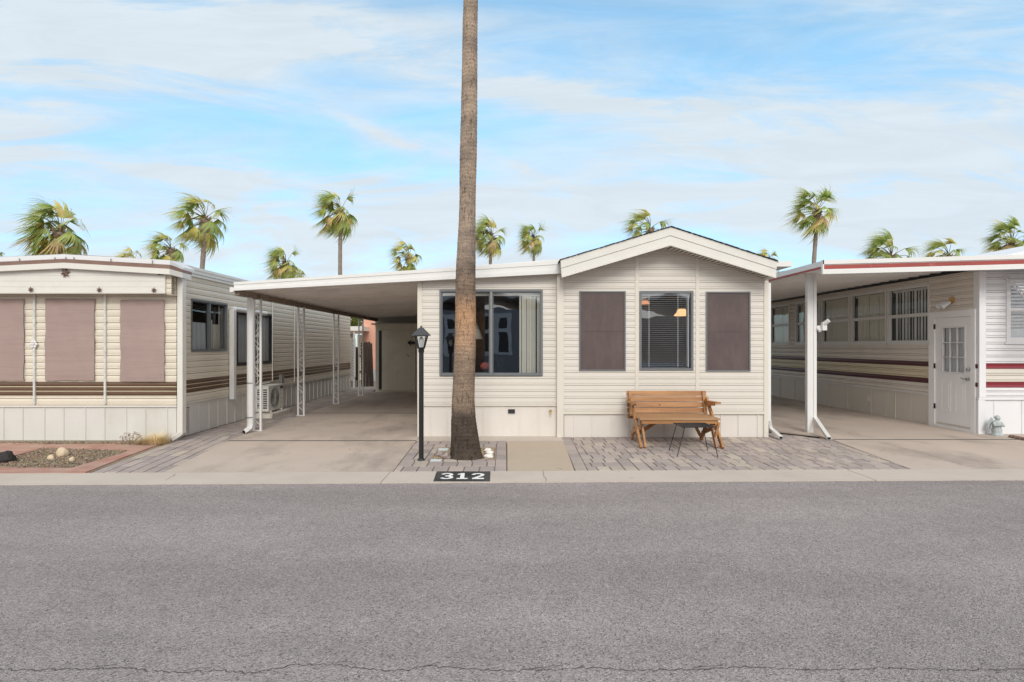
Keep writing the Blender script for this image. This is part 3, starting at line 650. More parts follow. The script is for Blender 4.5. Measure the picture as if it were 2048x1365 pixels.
# floor lamp, cushioned chair in the big window
fl = thing('floor_lamp', 'floor lamp with a cream cone shade inside the wide window by the palm trunk', 'lamp', (WX(950, 10.9), 10.9, .55))
c = W(948, 668, 10.9); mb = MB(); mb.lathe(c, [(.05, .22), (.055, .225), (.175, -.10), (.165, -.105)], 24); mb.build('lamp_shade', M['blind'], fl)
mb = MB(); mb.tube([(c.x, c.y, .57), (c.x, c.y, c.z + .1)], .014, 8); mb.lathe((c.x, c.y, .555), [(.14, 0), (.14, .02), (.02, .03)], 16); mb.build('pole', M['iron'], fl)
ch = thing('armchair', 'brown armchair with a red cushion inside the wide window by the palm trunk', 'armchair', (WX(960, 10.7), 10.7, .55))
mb = MB(); x = WX(953, 10.7); mb.bar((x - .12, 10.6, 1.35), (x + .05, 10.5, .75), .45, .07, (1, 0, 0)); mb.build('backrest', mat('brown_fabric', (.11, .07, .05), .9, .1), ch)
mb = MB(); mb.box(x, x + .5, 10.4, 10.95, .75, .85); mb.build('seat', mat('brown_fabric_seat', (.10, .06, .06), .9, .1), ch)
mb = MB(); mb.blob(W(970, 733, 10.45), .09, .06, .075, 3, .1); mb.build('cushion', mat('red_cushion', (.50, .10, .08), .9, .1), ch)
st = thing('tripod_easel', 'thin black tripod stand low in the right pane of the wide dark framed window', 'stand', (WX(1000, 10.4), 10.4, .55))
mb = MB(); bz = 10.4
for a, b in (((993, 705), (1003, 750)), ((1003, 704), (996, 735)), ((1005, 720), (1018, 752)), ((996, 730), (987, 752)), ((994, 722), (1010, 748))): mb.tube([W(a[0], a[1], bz), W(b[0], b[1], bz)], .006, 6)
mb.build('leg', M['iron'], st)
tvw = MB()
# gable fascia, soffit, roof
FD = 9.42
fas = MB()
def fpt(px, py, D=FD): return W(px, py, D)
def fascia(mb, T0, B0, T1, B1, d0, d1, frac, mi=0):
    # slab between top line T0-T1 and bottom line B0-B1 from depth d0 to d1, then steps
    for (a, b, off) in frac:
        P = [T0.lerp(B0, a), T1.lerp(B1, a), T1.lerp(B1, b), T0.lerp(B0, b)]
        F_ = [p + Vector((0, -off, 0)) for p in P]; K = [Vector((p.x, d1, p.z)) for p in P]
        mb.add(F_ + K, [(0, 3, 2, 1), (4, 5, 6, 7), (0, 1, 5, 4), (1, 2, 6, 5), (2, 3, 7, 6), (3, 0, 4, 7)], mi)
TL, BL, TP, BP, TR, BR = fpt(1121, 521), fpt(1123.5, 556), fpt(1340.5, 455), fpt(1340.5, 492), fpt(1553, 524), fpt(1551, 557)
fr3 = [(.0, .45, .022), (.452, .50, .008), (.502, .86, .016), (.862, 1.0, .026)]
fascia(fas, TL, BL, TP, BP, FD, FD + .03, fr3); fascia(fas, TP, BP, TR, BR, FD, FD + .03, fr3)
# right-hand return and soffit
fas.box(4.52, 4.55, FD + .03, 22.8, BR.z + .01, TR.z - .01)
fas.build('fascia', M['trim'], main)
so_ = MB()
n = 26
for (A, B) in ((BL, BP), (BP, BR)):
    for i in range(n):
        a = A.lerp(B, i / n); b = A.lerp(B, (i + 1) / n)
        for s0, s1, dz in ((0, .5, .012), (.5, 1, .03)):
            p = a.lerp(b, s0); q = a.lerp(b, s1)
            so_.add([(p.x, FD + .02, p.z + dz), (q.x, FD + .02, q.z + dz), (q.x, HY0 + .05, q.z + dz + .012), (p.x, HY0 + .05, p.z + dz + .012)], [(0, 3, 2, 1)])
so_.build('soffit', M['trim_cream'], main)
rf = MB()
def roofslab(mb, a, b, y0, y1, th, mi=0):
    a0 = Vector((a.x, y0, a.z)); b0 = Vector((b.x, y0, b.z)); dz = Vector((0, 0, th)); dy = Vector((0, y1 - y0, 0))
    vs = [a0, b0, b0 + dz, a0 + dz]; mb.add(vs + [v + dy for v in vs], [(0, 1, 2, 3), (7, 6, 5, 4), (0, 4, 5, 1), (1, 5, 6, 2), (2, 6, 7, 3), (3, 7, 4, 0)], mi)
tl = TL + (TL - TP).normalized() * .02; roofslab(rf, tl, TP, FD - .012, 22.8, .010); roofslab(rf, TP + Vector((.0005, 0, 0)), TR + (TR - TP).normalized() * .03, FD - .012, 22.8, .010)
rr = random.Random(4)
for a, b in ((tl, TP), (TP, TR)):       # ragged shingle butts along the front edge
    m_ = 20
    for i in range(m_):
        p = a.lerp(b, (i + .04) / m_); q = a.lerp(b, (i + .96) / m_); h = rr.uniform(.003, .008)
        rf.bar(p + Vector((0, .05 - rr.uniform(0, .01), .010 + h / 2)), q + Vector((0, .05, .010 + h / 2)), .2, h)
rf.build('roof', M['shingle'], main)
gt = MB(); p = W(1561, 532, 9.95); gt.box(4.553, p.x + .09, 9.72, 13, p.z - .045, p.z + .05); gt.build('gutter', M['white_metal'], main)
# low roof of the left section
lr = MB(); fe = 10.35
lr.add([W(828, 541, fe), W(1117, 519, fe), W(1117, 530, fe), W(828, 550, fe)] + [v + Vector((0, 12, 0)) for v in (W(828, 541, fe), W(1117, 519, fe), W(1117, 530, fe), W(828, 550, fe))], [(0, 3, 2, 1), (0, 1, 5, 4), (0, 4, 7, 3)])
lr.build('roof_edge', M['white_metal'], main)
# vent, hose bib, small plate
v = MB(); a = WX(1023, HL) + 1.51; z = WZ(823, HL); ring(v, fL, a - .06, a + .06, z - .035, z + .035, .012, -.02, .012)
v.fbox(fL, a - .05, a + .05, z - .025, z + .025, -.02, .0); v.build('vent', M['winframe_dark'], main)
v = MB(); p = W(1101, 824, HL); v.tube([p + Vector((0, .03, .015)), p + Vector((0, -.06, .015)), p + Vector((0, -.08, -.03))], .014, 8); v.lathe(p + Vector((0, -.035, .03)), [(.028, 0), (.028, .008)], 10); v.build('tap', M['brass'], main)
v = MB(); p = W(1107, 724, HL)
# right-hand downspout of the home
ds = MB(); xr = 4.57 + .045
ds.box(xr - .03, xr + .03, 9.78, 9.84, .28, 2.7)
p0 = Vector((xr, 9.81, .30)); p1 = Vector((xr + .03, 9.72, .2)); p2 = G(1562, 876, .04)
ds.bar(p0 + Vector((0, 0, .02)), G(1541, 858, .13), .06, .06, (0, 1, 0)); ds.bar(G(1540, 857, .135), p2, .065, .05); ds.build('downspout', M['white_metal'], main)
hp = MB(); d = (p2 - G(1540, 857, .135)).normalized(); hp.bar(p2 + d * .0005, p2 + d * .003, .054, .04); hp.build('downspout_mouth', M['painted_hole'], main)

# ------------------------------------------------------------------ carport
cp_ = thing('carport', 'long white metal carport roof on twin posts between the left home and the middle home', 'carport', (-4.65, 10.5, 0))
CD = 9.72
a, b = W(468, 565, CD), W(1122, 521, CD); a2, b2 = W(468, 582, CD), W(1122, 547.5, CD)
mb = MB(); fascia(mb, a, a2, b, b2, CD, CD + .03, [(0, .30, .012), (.302, .70, .002), (.702, 1, .02)])
mb.box(b.x - .012, b.x + .012, CD - .03, CD + .03, b2.z - .004, b.z + .004)
mb.add([a, a2, Vector((a2.x, 20.5, a2.z)), Vector((a.x, 20.5, a.z))], [(0, 1, 2, 3)]); mb.build('fascia', M['white_metal'], cp_)
mb = MB(); y = CD + .035; pit = .20     # ribbed pans running across the carport
slope = (b2.z - a2.z) / (b2.x - a2.x); xl_, xr_ = a2.x, -1.42
zl = a2.z + .03; zr = zl + slope * (xr_ - xl_)
def panprof(mb, xl_, zl, xr_, zr, y0, y1, pit=.36, rib=.07):
    y = y0
    while y < y1:
        for ya, yb, da, db in ((0, .36, rib, rib), (.36, .40, rib, rib - .012), (.40, .44, rib - .012, rib), (.44, .78, rib, rib), (.78, .81, rib, 0), (.81, .96, 0, 0), (.96, 1, 0, rib)):
            p, q = y + ya * pit, y + yb * pit
            mb.add([(xl_, p, zl + da), (xr_, p, zr + da), (xr_, q, zr + db), (xl_, q, zl + db)], [(0, 1, 2, 3)])
        y += pit
panprof(mb, xl_, zl, xr_, zr, CD + .035, 20.4); mb.build('ceiling', M['pan'], cp_)
mb = MB(); mb.add([(xl_, CD + .031, zl + .09), (b.x - .02, CD + .031, zl + .09 + slope * (b.x - xl_)), (b.x - .02, 20.4, zl + .09 + slope * (b.x - xl_)), (xl_, 20.4, zl + .09)], [(0, 1, 2, 3)])
mb.add([(-1.42, CD + .031, zr - .0), (b.x - .05, CD + .031, zr + slope * (b.x + 1.42)), (b.x - .05, 10.0, zr + slope * (b.x + 1.42)), (-1.42, 10.0, zr)], [(0, 1, 2, 3)]); mb.build('roof', M['roof_white'], cp_)
mb = MB(); mb.box(-4.72, -4.64, CD + .06, 20.4, zl - .10, zl - .008); mb.build('beam', M['beam_dark'], cp_)
mb = MB(); mb.box(-4.74, -1.5, 20.43, 20.48, 2.3, zl + .2); mb.build('back_board', M['white_metal'], cp_)
mb = MB(); mb.box(xl_ - .07, xl_ - .005, CD - .01, 20.4, zl - .05, zl + .03); mb.build('gutter', M['white_metal'], cp_)
def scroll(mb, x, y, z0, z1, w_):
    z = z0; k = 0
    while z < z1 - .1:
        sgn = 1 if k % 2 else -1; P = []
        for i in range(9):
            t = i / 8; P.append((x + sgn * w_ * math.sin(t * math.pi * 1.5 - .7), y, z + t * .24))
        mb.tube(P, .006, 5, cap=False)
        P = [(x + w_ * .5 * math.cos(i * .9), y, z + .17 + w_ * .5 * math.sin(i * .9)) for i in range(8)]; mb.tube(P, .005, 5, cap=False)
        z += .25; k += 1
for i, (D, wd) in enumerate(((10.54, .13), (12.8, .13), (15.45, .13), (18.1, .13))):
    X = -4.66
    pz = zl - .10
    mb = MB(); mb.box(X - wd / 2 - .018, X - wd / 2 + .018, D - .018, D + .018, 0, pz); mb.box(X + wd / 2 - .018, X + wd / 2 + .018, D - .018, D + .018, 0, pz)
    mb.box(X - wd / 2 - .03, X + wd / 2 + .03, D - .03, D + .03, 0, .015)
    po = mb.build('post', M['white_metal'], cp_)
    mb = MB(); scroll(mb, X, D, .12, pz - .05, wd / 2 - .012); mb.build('scrollwork', M['white_metal'], po)
    mb = MB(); mb.box(X - .09, X + .09, D - .05, D + .05, pz - .004, pz + .02); mb.build('bracket', M['beam_dark'], po)
mb = MB(); X = WX(497, 10.25); mb.tube([(X, 10.3, zl - .06), (X, 10.3, .16), (X, 10.28, .09), (X - .04, 10.16, .035)], .052, 4, smooth=False); dsp = mb.build('downspout', M['white_metal'], cp_)
mb = MB(); mb.tube([(X - .041, 10.158, .0345), (X - .0412, 10.157, .034)], .044, 4, smooth=False); mb.build('mouth', M['painted_hole'], dsp)
for py in (767, 836): z = WZ(py, 10.25); mb = MB(); mb.tube([(X, 10.3, z - .012), (X, 10.3, z + .012)], .056, 4, smooth=False); mb.build('strap', M['metal'], dsp)

# ------------------------------------------------------------------ shed
SD = 19.5; sx0 = WX(751, SD); sh = thing('storage_shed', 'tan panelled storage shed with a wide door at the back of the carport', 'shed', (-3.5, SD, 0))
fSh = Fr((sx0, SD, 0), (1, 0, 0), (0, -1, 0)); sw = -1.52 - sx0; sz = WZ(650, SD)
mb = MB(); u = 0; 
d0, d1, dz0, dz1 = WX(757, SD) - sx0, WX(832, SD) - sx0, .03, WZ(660, SD)
mb.fbox(fSh, 0, d0, 0, sz, -.05, 0); mb.fbox(fSh, d0, d1, dz1, sz, -.05, 0); mb.fbox(fSh, d1, sw, 0, sz, -.05, 0); mb.fbox(fSh, d0, d1, 0, dz0, -.05, 0)
u = .1
while u < sw:
    mb.fbox(fSh, u, u + .015, dz1 + .02 if d0 < u < d1 else .02, sz - .02, 0.0005, .006); u += .2
mb.box(sx0, sx0 + .04, SD + .051, SD + 2.5, 0, sz); mb.box(sx0 + .041, -1.52, SD + 2.4, SD + 2.5, 0, sz); mb.build('wall', M['shed'], sh)
mb = MB(); mb.box(sx0 - .12, -1.52, SD - .12, SD + 2.6, sz + .001, sz + .05); mb.build('roof', M['trim_cream'], sh)
mb = MB(); mb.fbox(fSh, d0 + .02, d1 - .02, dz0 + .01, dz1 - .01, -.045, -.012)
for i in range(1, 7): u = d0 + .17 + (d1 - d0 - .2) * i / 7; mb.fbox(fSh, u, u + .012, dz0 + .03, dz1 - .03, -.0121, -.006)
mb.fbox(fSh, d0 + .15, d1 - .03, 1.19, 1.20, -.0119, -.004); dr_ = mb.build('door', M['shed'], sh)
mb = MB(); mb.fbox(fSh, d0 + .02, d0 + .11, dz0 + .05, dz1 - .03, -.012, -.002); mb.build('dark_gap', M['winframe_dark'], dr_)
mb = MB(); u = d1 - .16; mb.fbox(fSh, u - .12, u + .12, 1.66, 1.75, -.004, .02); mb.fbox(fSh, u - .05, u - .02, 1.60, 1.80, .02, .035); mb.build('hasp', M['iron'], dr_)
mb = MB(); mb.tube([fSh.p(u - .08, 1.25, 0), fSh.p(u - .08, 1.25, .05), fSh.p(u - .16, 1.29, .05)], .012, 6); mb.build('handle', M['brass'], dr_)

# ------------------------------------------------------------------ left home
lh = thing('mobile_home', 'ivory mobile home at the left edge with brown stripes, tan shade cloths and metal stars', 'mobile home', (-7.4, 9.5, 0))
LD = 9.45; XL0, XL1 = -9.35, -5.67
xc = WX(354, LD)                       # where the front wall begins to turn the corner
fF = Fr((XL0, LD, 0), (1, 0, 0), (0, -1, 0)); wF = xc - XL0
cdir = Vector((XL1 - xc, .42, 0)); fC = Fr((xc, LD, 0), cdir, (cdir.y, -cdir.x, 0)); wC = cdir.length
yc = LD + .42
fSd = Fr((XL1, yc, 0), (0, 1, 0), (1, 0, 0)); wSd = 20.5 - yc
zs = WZ(811, LD)
def zst(py): return WZ(py, LD)
zb0, zb1 = .76, .985
def sD(px): return XL1 * F / (px - CX)
sw1 = (sD(380.5) - yc, sD(453) - yc, WZ(704, sD(416)) - .0, 2.455)
sw2 = (sD(472) - yc, sD(544) - yc, 1.17, 2.36)
for fr, wd, hl_, nm in ((fF, wF, [], 'wall'), (fC, wC, [], 'corner_wall'), (fSd, wSd, [(sw1[0] + .02, sw1[1] - .02, sw1[2] + .02, sw1[3] - .02), (sw2[0] + .02, sw2[1] - .02, sw2[2] + .02, sw2[3] - .02)], 'side_wall')):
    s = MB(); siding(s, fr, 0, wd, zs, zb0, .111, PROF_LEFT)
    if nm == 'corner_wall': s.build(nm, M['siding_left'], lh); s = MB()
    siding(s, fr, 0, wd, zb1, 2.95, .111, PROF_LEFT, hl_); s.build(nm, M['siding_left'], lh)
    s = MB(); siding(s, fr, 0, wd, zb0, zb1, .075, PROF_LEFT); s.build('stripe', M['brown_stripe'], lh, 'brown striped band')
    s = MB()
    for z in (zb0 + .07, zb0 + .145): s.fbox(fr, 0, wd, z, z + .010, .0, .0225)
    s.build('pinstripe', M['cream_band'], lh)
    s = MB(); panels(s, fr, 0, wd, 0, zs - .012, .36, -.01); s.build('skirting', M['skirt_left'], lh)
    s = MB(); s.fbox(fr, 0, wd, zs - .03, zs, -.02, .015); s.build('skirting_trim', M['trim'], lh)
s = MB(); s.box(XL0, XL0 + .05, LD + .05, 20.5, 0, 2.9); s.box(XL0, XL1, 20.4, 20.5, 0, 2.9); s.build('back_wall', M['siding_left'], lh)
# shade cloths over the front windows
for (p0, p1, pt, pb) in ((-70, 50.5, 600, 760), (95.5, 191, 599, 760), (245, 330.5, 601.5, 762)):
    u0, u1 = WX(p0, LD) - XL0, WX(p1, LD) - XL0; z0, z1 = zst(pb), zst(pt)
    mb = MB(); ring(mb, fF, u0, u1, z0, z1, .03, .0, .03); wn_ = mb.build('window', M['winframe_white'], lh)
    mb = MB(); nu, nz_ = 10, 16; rn = random.Random(int(p0) + 99)
    ph = rn.uniform(0, 6)
    grid = [[fF.p(u0 - .01 + (u1 - u0 + .02) * i / nu + (rn.uniform(-.006, .006) if i in (0, nu) else 0), z0 - .012 + (z1 - z0 + .02) * j / nz_ + (rn.uniform(-.006, .006) if j in (0,) else 0), .043 + .006 * math.sin(i * 1.7 + j * .5 + ph) + .004 * math.sin(j * 1.1)) for i in range(nu + 1)] for j in range(nz_ + 1)]
    vs = [p for r in grid for p in r]; mb.add(vs, [(j * (nu + 1) + i, j * (nu + 1) + i + 1, (j + 1) * (nu + 1) + i + 1, (j + 1) * (nu + 1) + i) for j in range(nz_) for i in range(nu)], 0, None, True)
    back = [p + Vector((0, .012, 0)) for p in vs]; mb.add(back, [(j * (nu + 1) + i, (j + 1) * (nu + 1) + i, (j + 1) * (nu + 1) + i + 1, j * (nu + 1) + i + 1) for j in range(nz_) for i in range(nu)])
    mb.build('shade_cloth', M['screen_left'], wn_)
SEAM = mat('pale_seam_metal', (.60, .60, .58), .4, .2, 14)
# conduit strips
for p0, p1 in ((72, 808), (213, 808)):
    u = WX(p0, LD) - XL0; mb = MB(); mb.fbox(fF, u - .016, u + .016, zst(p1), zst(588), .015, .045)
    for z in (1.0, 1.5, 2.0): mb.fbox(fF, u - .024, u + .024, z, z + .02, .015, .048)
    o = mb.build('seam_strip', SEAM, lh)
mb = MB(); c = fF.p(WX(72, LD) - XL0, zst(689), .05); 
for i in range(6): a = i * math.pi / 3; mb.blob(c + Vector((.045 * math.cos(a), 0, .045 * math.sin(a))), .024, .012, .024, i, .05, 5)
mb.blob(c, .02, .02, .02, 1, .0, 5); mb.build('flower_ornament', M['white_metal'], lh)
# projecting valance and fascia
VD = 9.22
mb = MB(); ax0, ax1 = WX(-80, VD), WX(330, VD); axp = WX(128, VD); zb = WZ(586, VD)
zp, ze0, ze1 = WZ(536, VD) + .05, WZ(548, VD) + .05, WZ(551.5, VD) + .04
def vtop(z):
    if z <= ze1: return (0, ax1 - ax0)
    t = (z - ze1) / (zp - ze1)
    return None if t >= 1 else ((axp - ax0) * t, ax1 - ax0 - (ax1 - axp) * t)
fV = Fr((ax0, VD, 0), (1, 0, 0), (0, -1, 0)); siding(mb, fV, 0, ax1 - ax0, zb, zp, .095, [(0, .0), (.03, .004), (1, .0)], (), vtop)
mb.fbox(fV, 0, ax1 - ax0, zb - .012, zb, -.23, .008); mb.fbox(fV, ax1 - ax0 - .012, ax1 - ax0 + .004, zb, ze1, -.2, .006)
mb.build('valance', M['trim'], lh)
mb = MB(); fv2 = Fr((ax1 + .005, VD + .04, 0), (1, 0, 0), (0, -1, 0)); siding(mb, fv2, 0, xc - ax1 + .02, zb - .02, 2.80, .085, PROF_LEFT); mb.fbox(fv2, 0, xc - ax1 + .02, zb - .03, zb - .02, -.2, .0)
mb.build('valance_end', M['siding_left'], lh)
ED = 9.15
cl = [(-90, 528, 536.5, 547.5), (128, 518, 526, 537), (340, 530, 538.5, 549.5), (366, 540.5, 546, 556.5)]
Ds = [ED, ED, ED, ED + .22]
mbb, mbw, mbr = MB(), MB(), MB()
for i in range(3):
    A, B = cl[i], cl[i + 1]; da, db = Ds[i], Ds[i + 1]
    for m_, ja, jb, off in ((mbb, 1, 2, .0), (mbw, 2, 3, .014)):
        P = [W(A[0], A[ja], da), W(B[0], B[ja], db), W(B[0], B[jb], db), W(A[0], A[jb], da)]
        o_ = Vector((0, -off, 0)); P = [p + o_ for p in P]; K = [p + Vector((-.02, .3, 0)) for p in P]
        m_.add(P + K, [(0, 3, 2, 1), (4, 5, 6, 7), (0, 1, 5, 4), (1, 2, 6, 5), (2, 3, 7, 6), (3, 0, 4, 7)])
    P = [W(A[0], A[1] - 9, da + .06), W(B[0], B[1] - (9 if i < 2 else 5), db + .06), W(B[0], B[1], db + .06), W(A[0], A[1], da + .06)]
    K = [p + Vector((0, .35, .01)) for p in P]; mbr.add(P + K, [(0, 3, 2, 1), (0, 1, 5, 4), (2, 3, 7, 6), (1, 2, 6, 5)])
mbb.build('fascia_band', M['brown_fascia'], lh); mbw.build('fascia', M['trim'], lh)
P0 = W(-90, 519, 9.3); P1 = W(128, 508, 9.3); P2 = W(340, 521, 9.3); zside = 3.01
mbr.add([P0, P1, P2, (XL1 + .08, 9.9, zside), (XL1 + .08, 20.6, zside), (P1.x, 20.6, P1.z + .02), (XL0 - .1, 20.6, 3.0), ], [(0, 1, 5, 6), (1, 2, 3, 4, 5)])
mbr.build('roof', M['roof_white'], lh)
for pxx in (39, 110, 132, 148, 222, 305): p = W(pxx, 521 - abs(pxx - 128) * -.035 - 3, 9.20); mb = MB(); mb.box(p.x - .006, p.x + .006, p.y - .01, p.y, p.z - .03, p.z + .03); mb.build('roof_clip', M['metal'], lh)
mb = MB(); fE = Fr((XL1 + .07, 9.75, 0), (0, 1, 0), (1, 0, 0))
mb.fbox(fE, 0, 10.8, 2.90, 3.0, -.12, .012); mb.fbox(fE, 0, 10.8, 2.85, 2.895, -.12, -.005); mb.fbox(fE, 0, 10.8, 2.965, 3.015, .0125, .03); mb.build('eave', M['trim'], lh)
mb = MB(); X = WX(365, 9.75); mb.box(-5.515, -5.425, 9.42, 9.53, .12, 2.80); mb.bar((-5.46, 9.47, .14), (-5.58, 9.36, .035), .075, .06); o = mb.build('downspout', M['trim'], lh)
mb = MB(); mb.bar((-5.5807, 9.3594, .0345), (-5.583, 9.357, .0338), .055, .045); mb.build('mouth', M['painted_hole'], o)
# lattice vent in the side skirting
mb = MB(); 
for i in range(-2, 14):
    z = i * .045
    for s_ in (1, -1):
        a = (0.06, z if s_ > 0 else z + .10); b_ = (.20, z + .14 if s_ > 0 else z - .04)
        za, zb_ = max(.02, min(.5, a[1])), max(.02, min(.5, b_[1]))
        if abs(za - zb_) > .02: mb.bar(fSd.p(a[0], za, .004), fSd.p(b_[0], zb_, .004), .010, .006)
ring(mb, fSd, .04, .22, .01, .53, .02, -.005, .012); mb.build('lattice_vent', M['trim'], lh)
mb = MB(); mb.fbox(fSd, .06, .20, .02, .51, -.008, -.004); mb.build('vent_backing', M['brown_fascia'], lh)
# side windows
w1 = slider(fSd, sw1, lh, M['winframe'], M['glass_dark'], .012, .03, .5)
w2 = slider(fSd, sw2, lh, M['winframe_dark'], M['glass_dark'], .012, .05, .5)
mb = MB(); mb.fbox(fSd, sw1[0] + .62 * (sw1[1] - sw1[0]) - .05, sw1[0] + .62 * (sw1[1] - sw1[0]) + .12, sw1[2] + .03, sw1[2] + .62, -.10, -.09); mb.fbox(fSd, sw1[0] + .75 * (sw1[1] - sw1[0]), sw1[0] + .97 * (sw1[1] - sw1[0]), sw1[2] + .03, sw1[2] + .54, -.12, -.11); mb.fbox(fSd, sw1[0] + .9 * (sw1[1] - sw1[0]), sw1[0] + .93 * (sw1[1] - sw1[0]), sw1[2] + .03, sw1[3] - .05, -.10, -.09)
mb.build('leaning_board', M['blind'], w1)
def drape(fr, u0, u1, z0, z1, n, m, parent, amp=.02, fq=40):
    mb = MB(); k = 40; vs = []
    for i in range(k + 1):
        u = u0 + (u1 - u0) * i / k; d = n + amp * math.sin(u * fq) + amp * .4 * math.sin(u * fq * 2.3); vs += [fr.p(u, z0, d), fr.p(u, z1, n + amp * .5 * math.sin(u * fq))]
    mb.add(vs, [(2 * i, 2 * i + 2, 2 * i + 3, 2 * i + 1) for i in range(k)], 0, None, True); return mb.build('curtain', m, parent)
drape(fSd, sw1[0] + .04, sw1[0] + .5 * (sw1[1] - sw1[0]), sw1[2] + .03, sw1[2] + .55, -.07, M['curtain'], w1)
drape(fSd, sw2[0] + .04, sw2[1] - .05, sw2[2] + .04, sw2[3] - .08, -.065, M['curtain'], w2)
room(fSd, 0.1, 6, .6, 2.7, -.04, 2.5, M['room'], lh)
# white line-set cover, conduits, meter box
def sp(px, z, off=.05): d = XL1 + off; return Vector((d, d * F / (px - CX), z))
mb = MB(); a = sp(466, WZ(797, sD(466)), .08); b_ = sp(466, WZ(622, sD(466)), .08); c = sp(531, b_.z, .08)
mb.box(a.x - .05, a.x + .045, a.y - .05, a.y + .05, a.z, b_.z + .01); mb.tube([b_ + Vector((0, 0, .0)), b_ + Vector((0, .06, .03)), c + Vector((0, 0, .02))], .055, 10); mb.build('pipe_cover', M['white_metal'], lh)
mb = MB(); z0 = .85
for q in (545,): mb.tube([sp(q, 2.75, .03), sp(q, .75, .03), sp(q - 8, .72, .03), sp(517, .70, .03)], .014, 6)
mb.tube([sp(515, 2.3, .03), sp(515, .72, .03)], .012, 6); mb.build('conduit', M['trim'], lh)
mb = MB(); mb.tube([sp(589, 2.8, .03), sp(589, .62, .03)], .012, 6); mb.build('conduit', M['trim'], lh)
mb = MB(); p = sp(563, .75, .05); mb.box(XL1 + .005, XL1 + .09, p.y - .07, p.y + .07, .66, .88); mb.build('meter_box', M['metal'], lh)
# stars
def star(pxx, pyy, r, rot, label, name='metal_star'):
    c = W(pxx, pyy, VD - .03); P = []
    for i in range(12):
        a = rot + i * math.pi / 6; rr_ = r if i % 2 == 0 else r * .42; P.append(Vector((rr_ * math.cos(a), 0, rr_ * math.sin(a))))
    mb = MB(); n = 12; vs = [c + p for p in P] + [c + Vector((0, -.02, 0))] + [c + p + Vector((0, .012, 0)) for p in P]
    mb.add(vs, [(i, (i + 1) % 12, 12) for i in range(12)] + [(i, i + 13, (i + 1) % 12 + 13, (i + 1) % 12) for i in range(12)] + [tuple(range(13, 25))[::-1]])
    mb.build(name, M['terra'], None, label, 'star ornament', 'rusty stars on the left home', loc=c)
star(129.5, 546, .082, .25, 'large rusty six pointed star under the peak of the left home')
star(60.5, 579.5, .045, .5, 'small rusty star on the white valance left of the large star')
star(197.5, 580, .045, .45, 'small rusty star on the white valance just right of the large star')
star(307, 580.5, .045, .4, 'small rusty star at the right end of the white valance')

# ------------------------------------------------------------------ air conditioner on its pad
acy0, acy1 = 12.45, 13.28; acx = WX(537, 12.45)
pad = MB(); pad.box(acx - .40, acx + .12, acy0 - .15, acy1 + .12, 0.002, .095)
for i in range(7): y = acy0 - .13 + i * .16; pad.box(acx + .12, acx + .135, y, y + .15, .003, .09)
for i in range(3): x = acx - .39 + i * .17; pad.box(x, x + .16, acy0 - .165, acy0 - .15, .003, .09)
pad.build('paver_plinth', M['trim_cream'], None, 'low cream block plinth beneath the air conditioner', 'plinth', loc=(acx, 12.8, 0))
ac = thing('air_conditioner', 'white outdoor air conditioner with a round fan grille beside the left home', 'air conditioner', (acx - .15, 12.8, .1))
zb = .10; mb = MB(); mb.box(acx - .30, acx, acy0, acy1, zb + .04, zb + .58); mb.box(acx - .31, acx + .008, acy0 - .008, acy1 + .008, zb + .58, zb + .60)
for y in (acy0 + .1, acy1 - .14): mb.box(acx - .32, acx + .02, y, y + .05, zb, zb + .04)
mb.build('casing', M['ac'], ac)
mb = MB()
for j in range(9):
    for i in range(2): mb.box(acx - .25 + i * .13, acx - .16 + i * .13, acy0 - .004, acy0 - .0005, zb + .10 + j * .05, zb + .13 + j * .05)
mb.build('side_louvre', M['ac_dark'], ac)
fA = Fr((acx, acy0, 0), (0, 1, 0), (1, 0, 0)); mb = MB(); cc = (.34, zb + .32)
def disc(mb, fr, u, z, r0, r1, n0, k=32):
    vs = []
    for i in range(k): a = 2 * math.pi * i / k; vs += [fr.p(u + r0 * math.cos(a), z + r0 * math.sin(a), n0), fr.p(u + r1 * math.cos(a), z + r1 * math.sin(a), n0)]
    mb.add(vs, [(2 * i, 2 * i + 1, (2 * i + 3) % (2 * k), (2 * i + 2) % (2 * k)) for i in range(k)])
disc(mb, fA, *cc, .001, .235, .003); gr_ = mb.build('fan', M['ac_dark'], ac)
mb = MB()
for r in (.05, .10, .15, .2, .24): disc(mb, fA, *cc, r - .004, r + .004, .012)
for i in range(20): a = 2 * math.pi * i / 20; mb.bar(fA.p(cc[0], cc[1], .010), fA.p(cc[0] + .24 * math.cos(a), cc[1] + .24 * math.sin(a), .010), .004, .004)
mb.build('grille', M['ac'], gr_)
mb = MB()
for i in range(2):
    for j in range(4): ring(mb, fA, .60 + i * .1, .69 + i * .1, zb + .09 + j * .10, zb + .17 + j * .10, .006, .0005, .006)
mb.build('service_panel', M['ac'], ac)
mb = MB(); mb.fbox(fA, .64, .80, zb + .50, zb + .56, .001, .004); mb.build('badge', mat('navy_badge', (.02, .03, .09), .4, .05), ac)

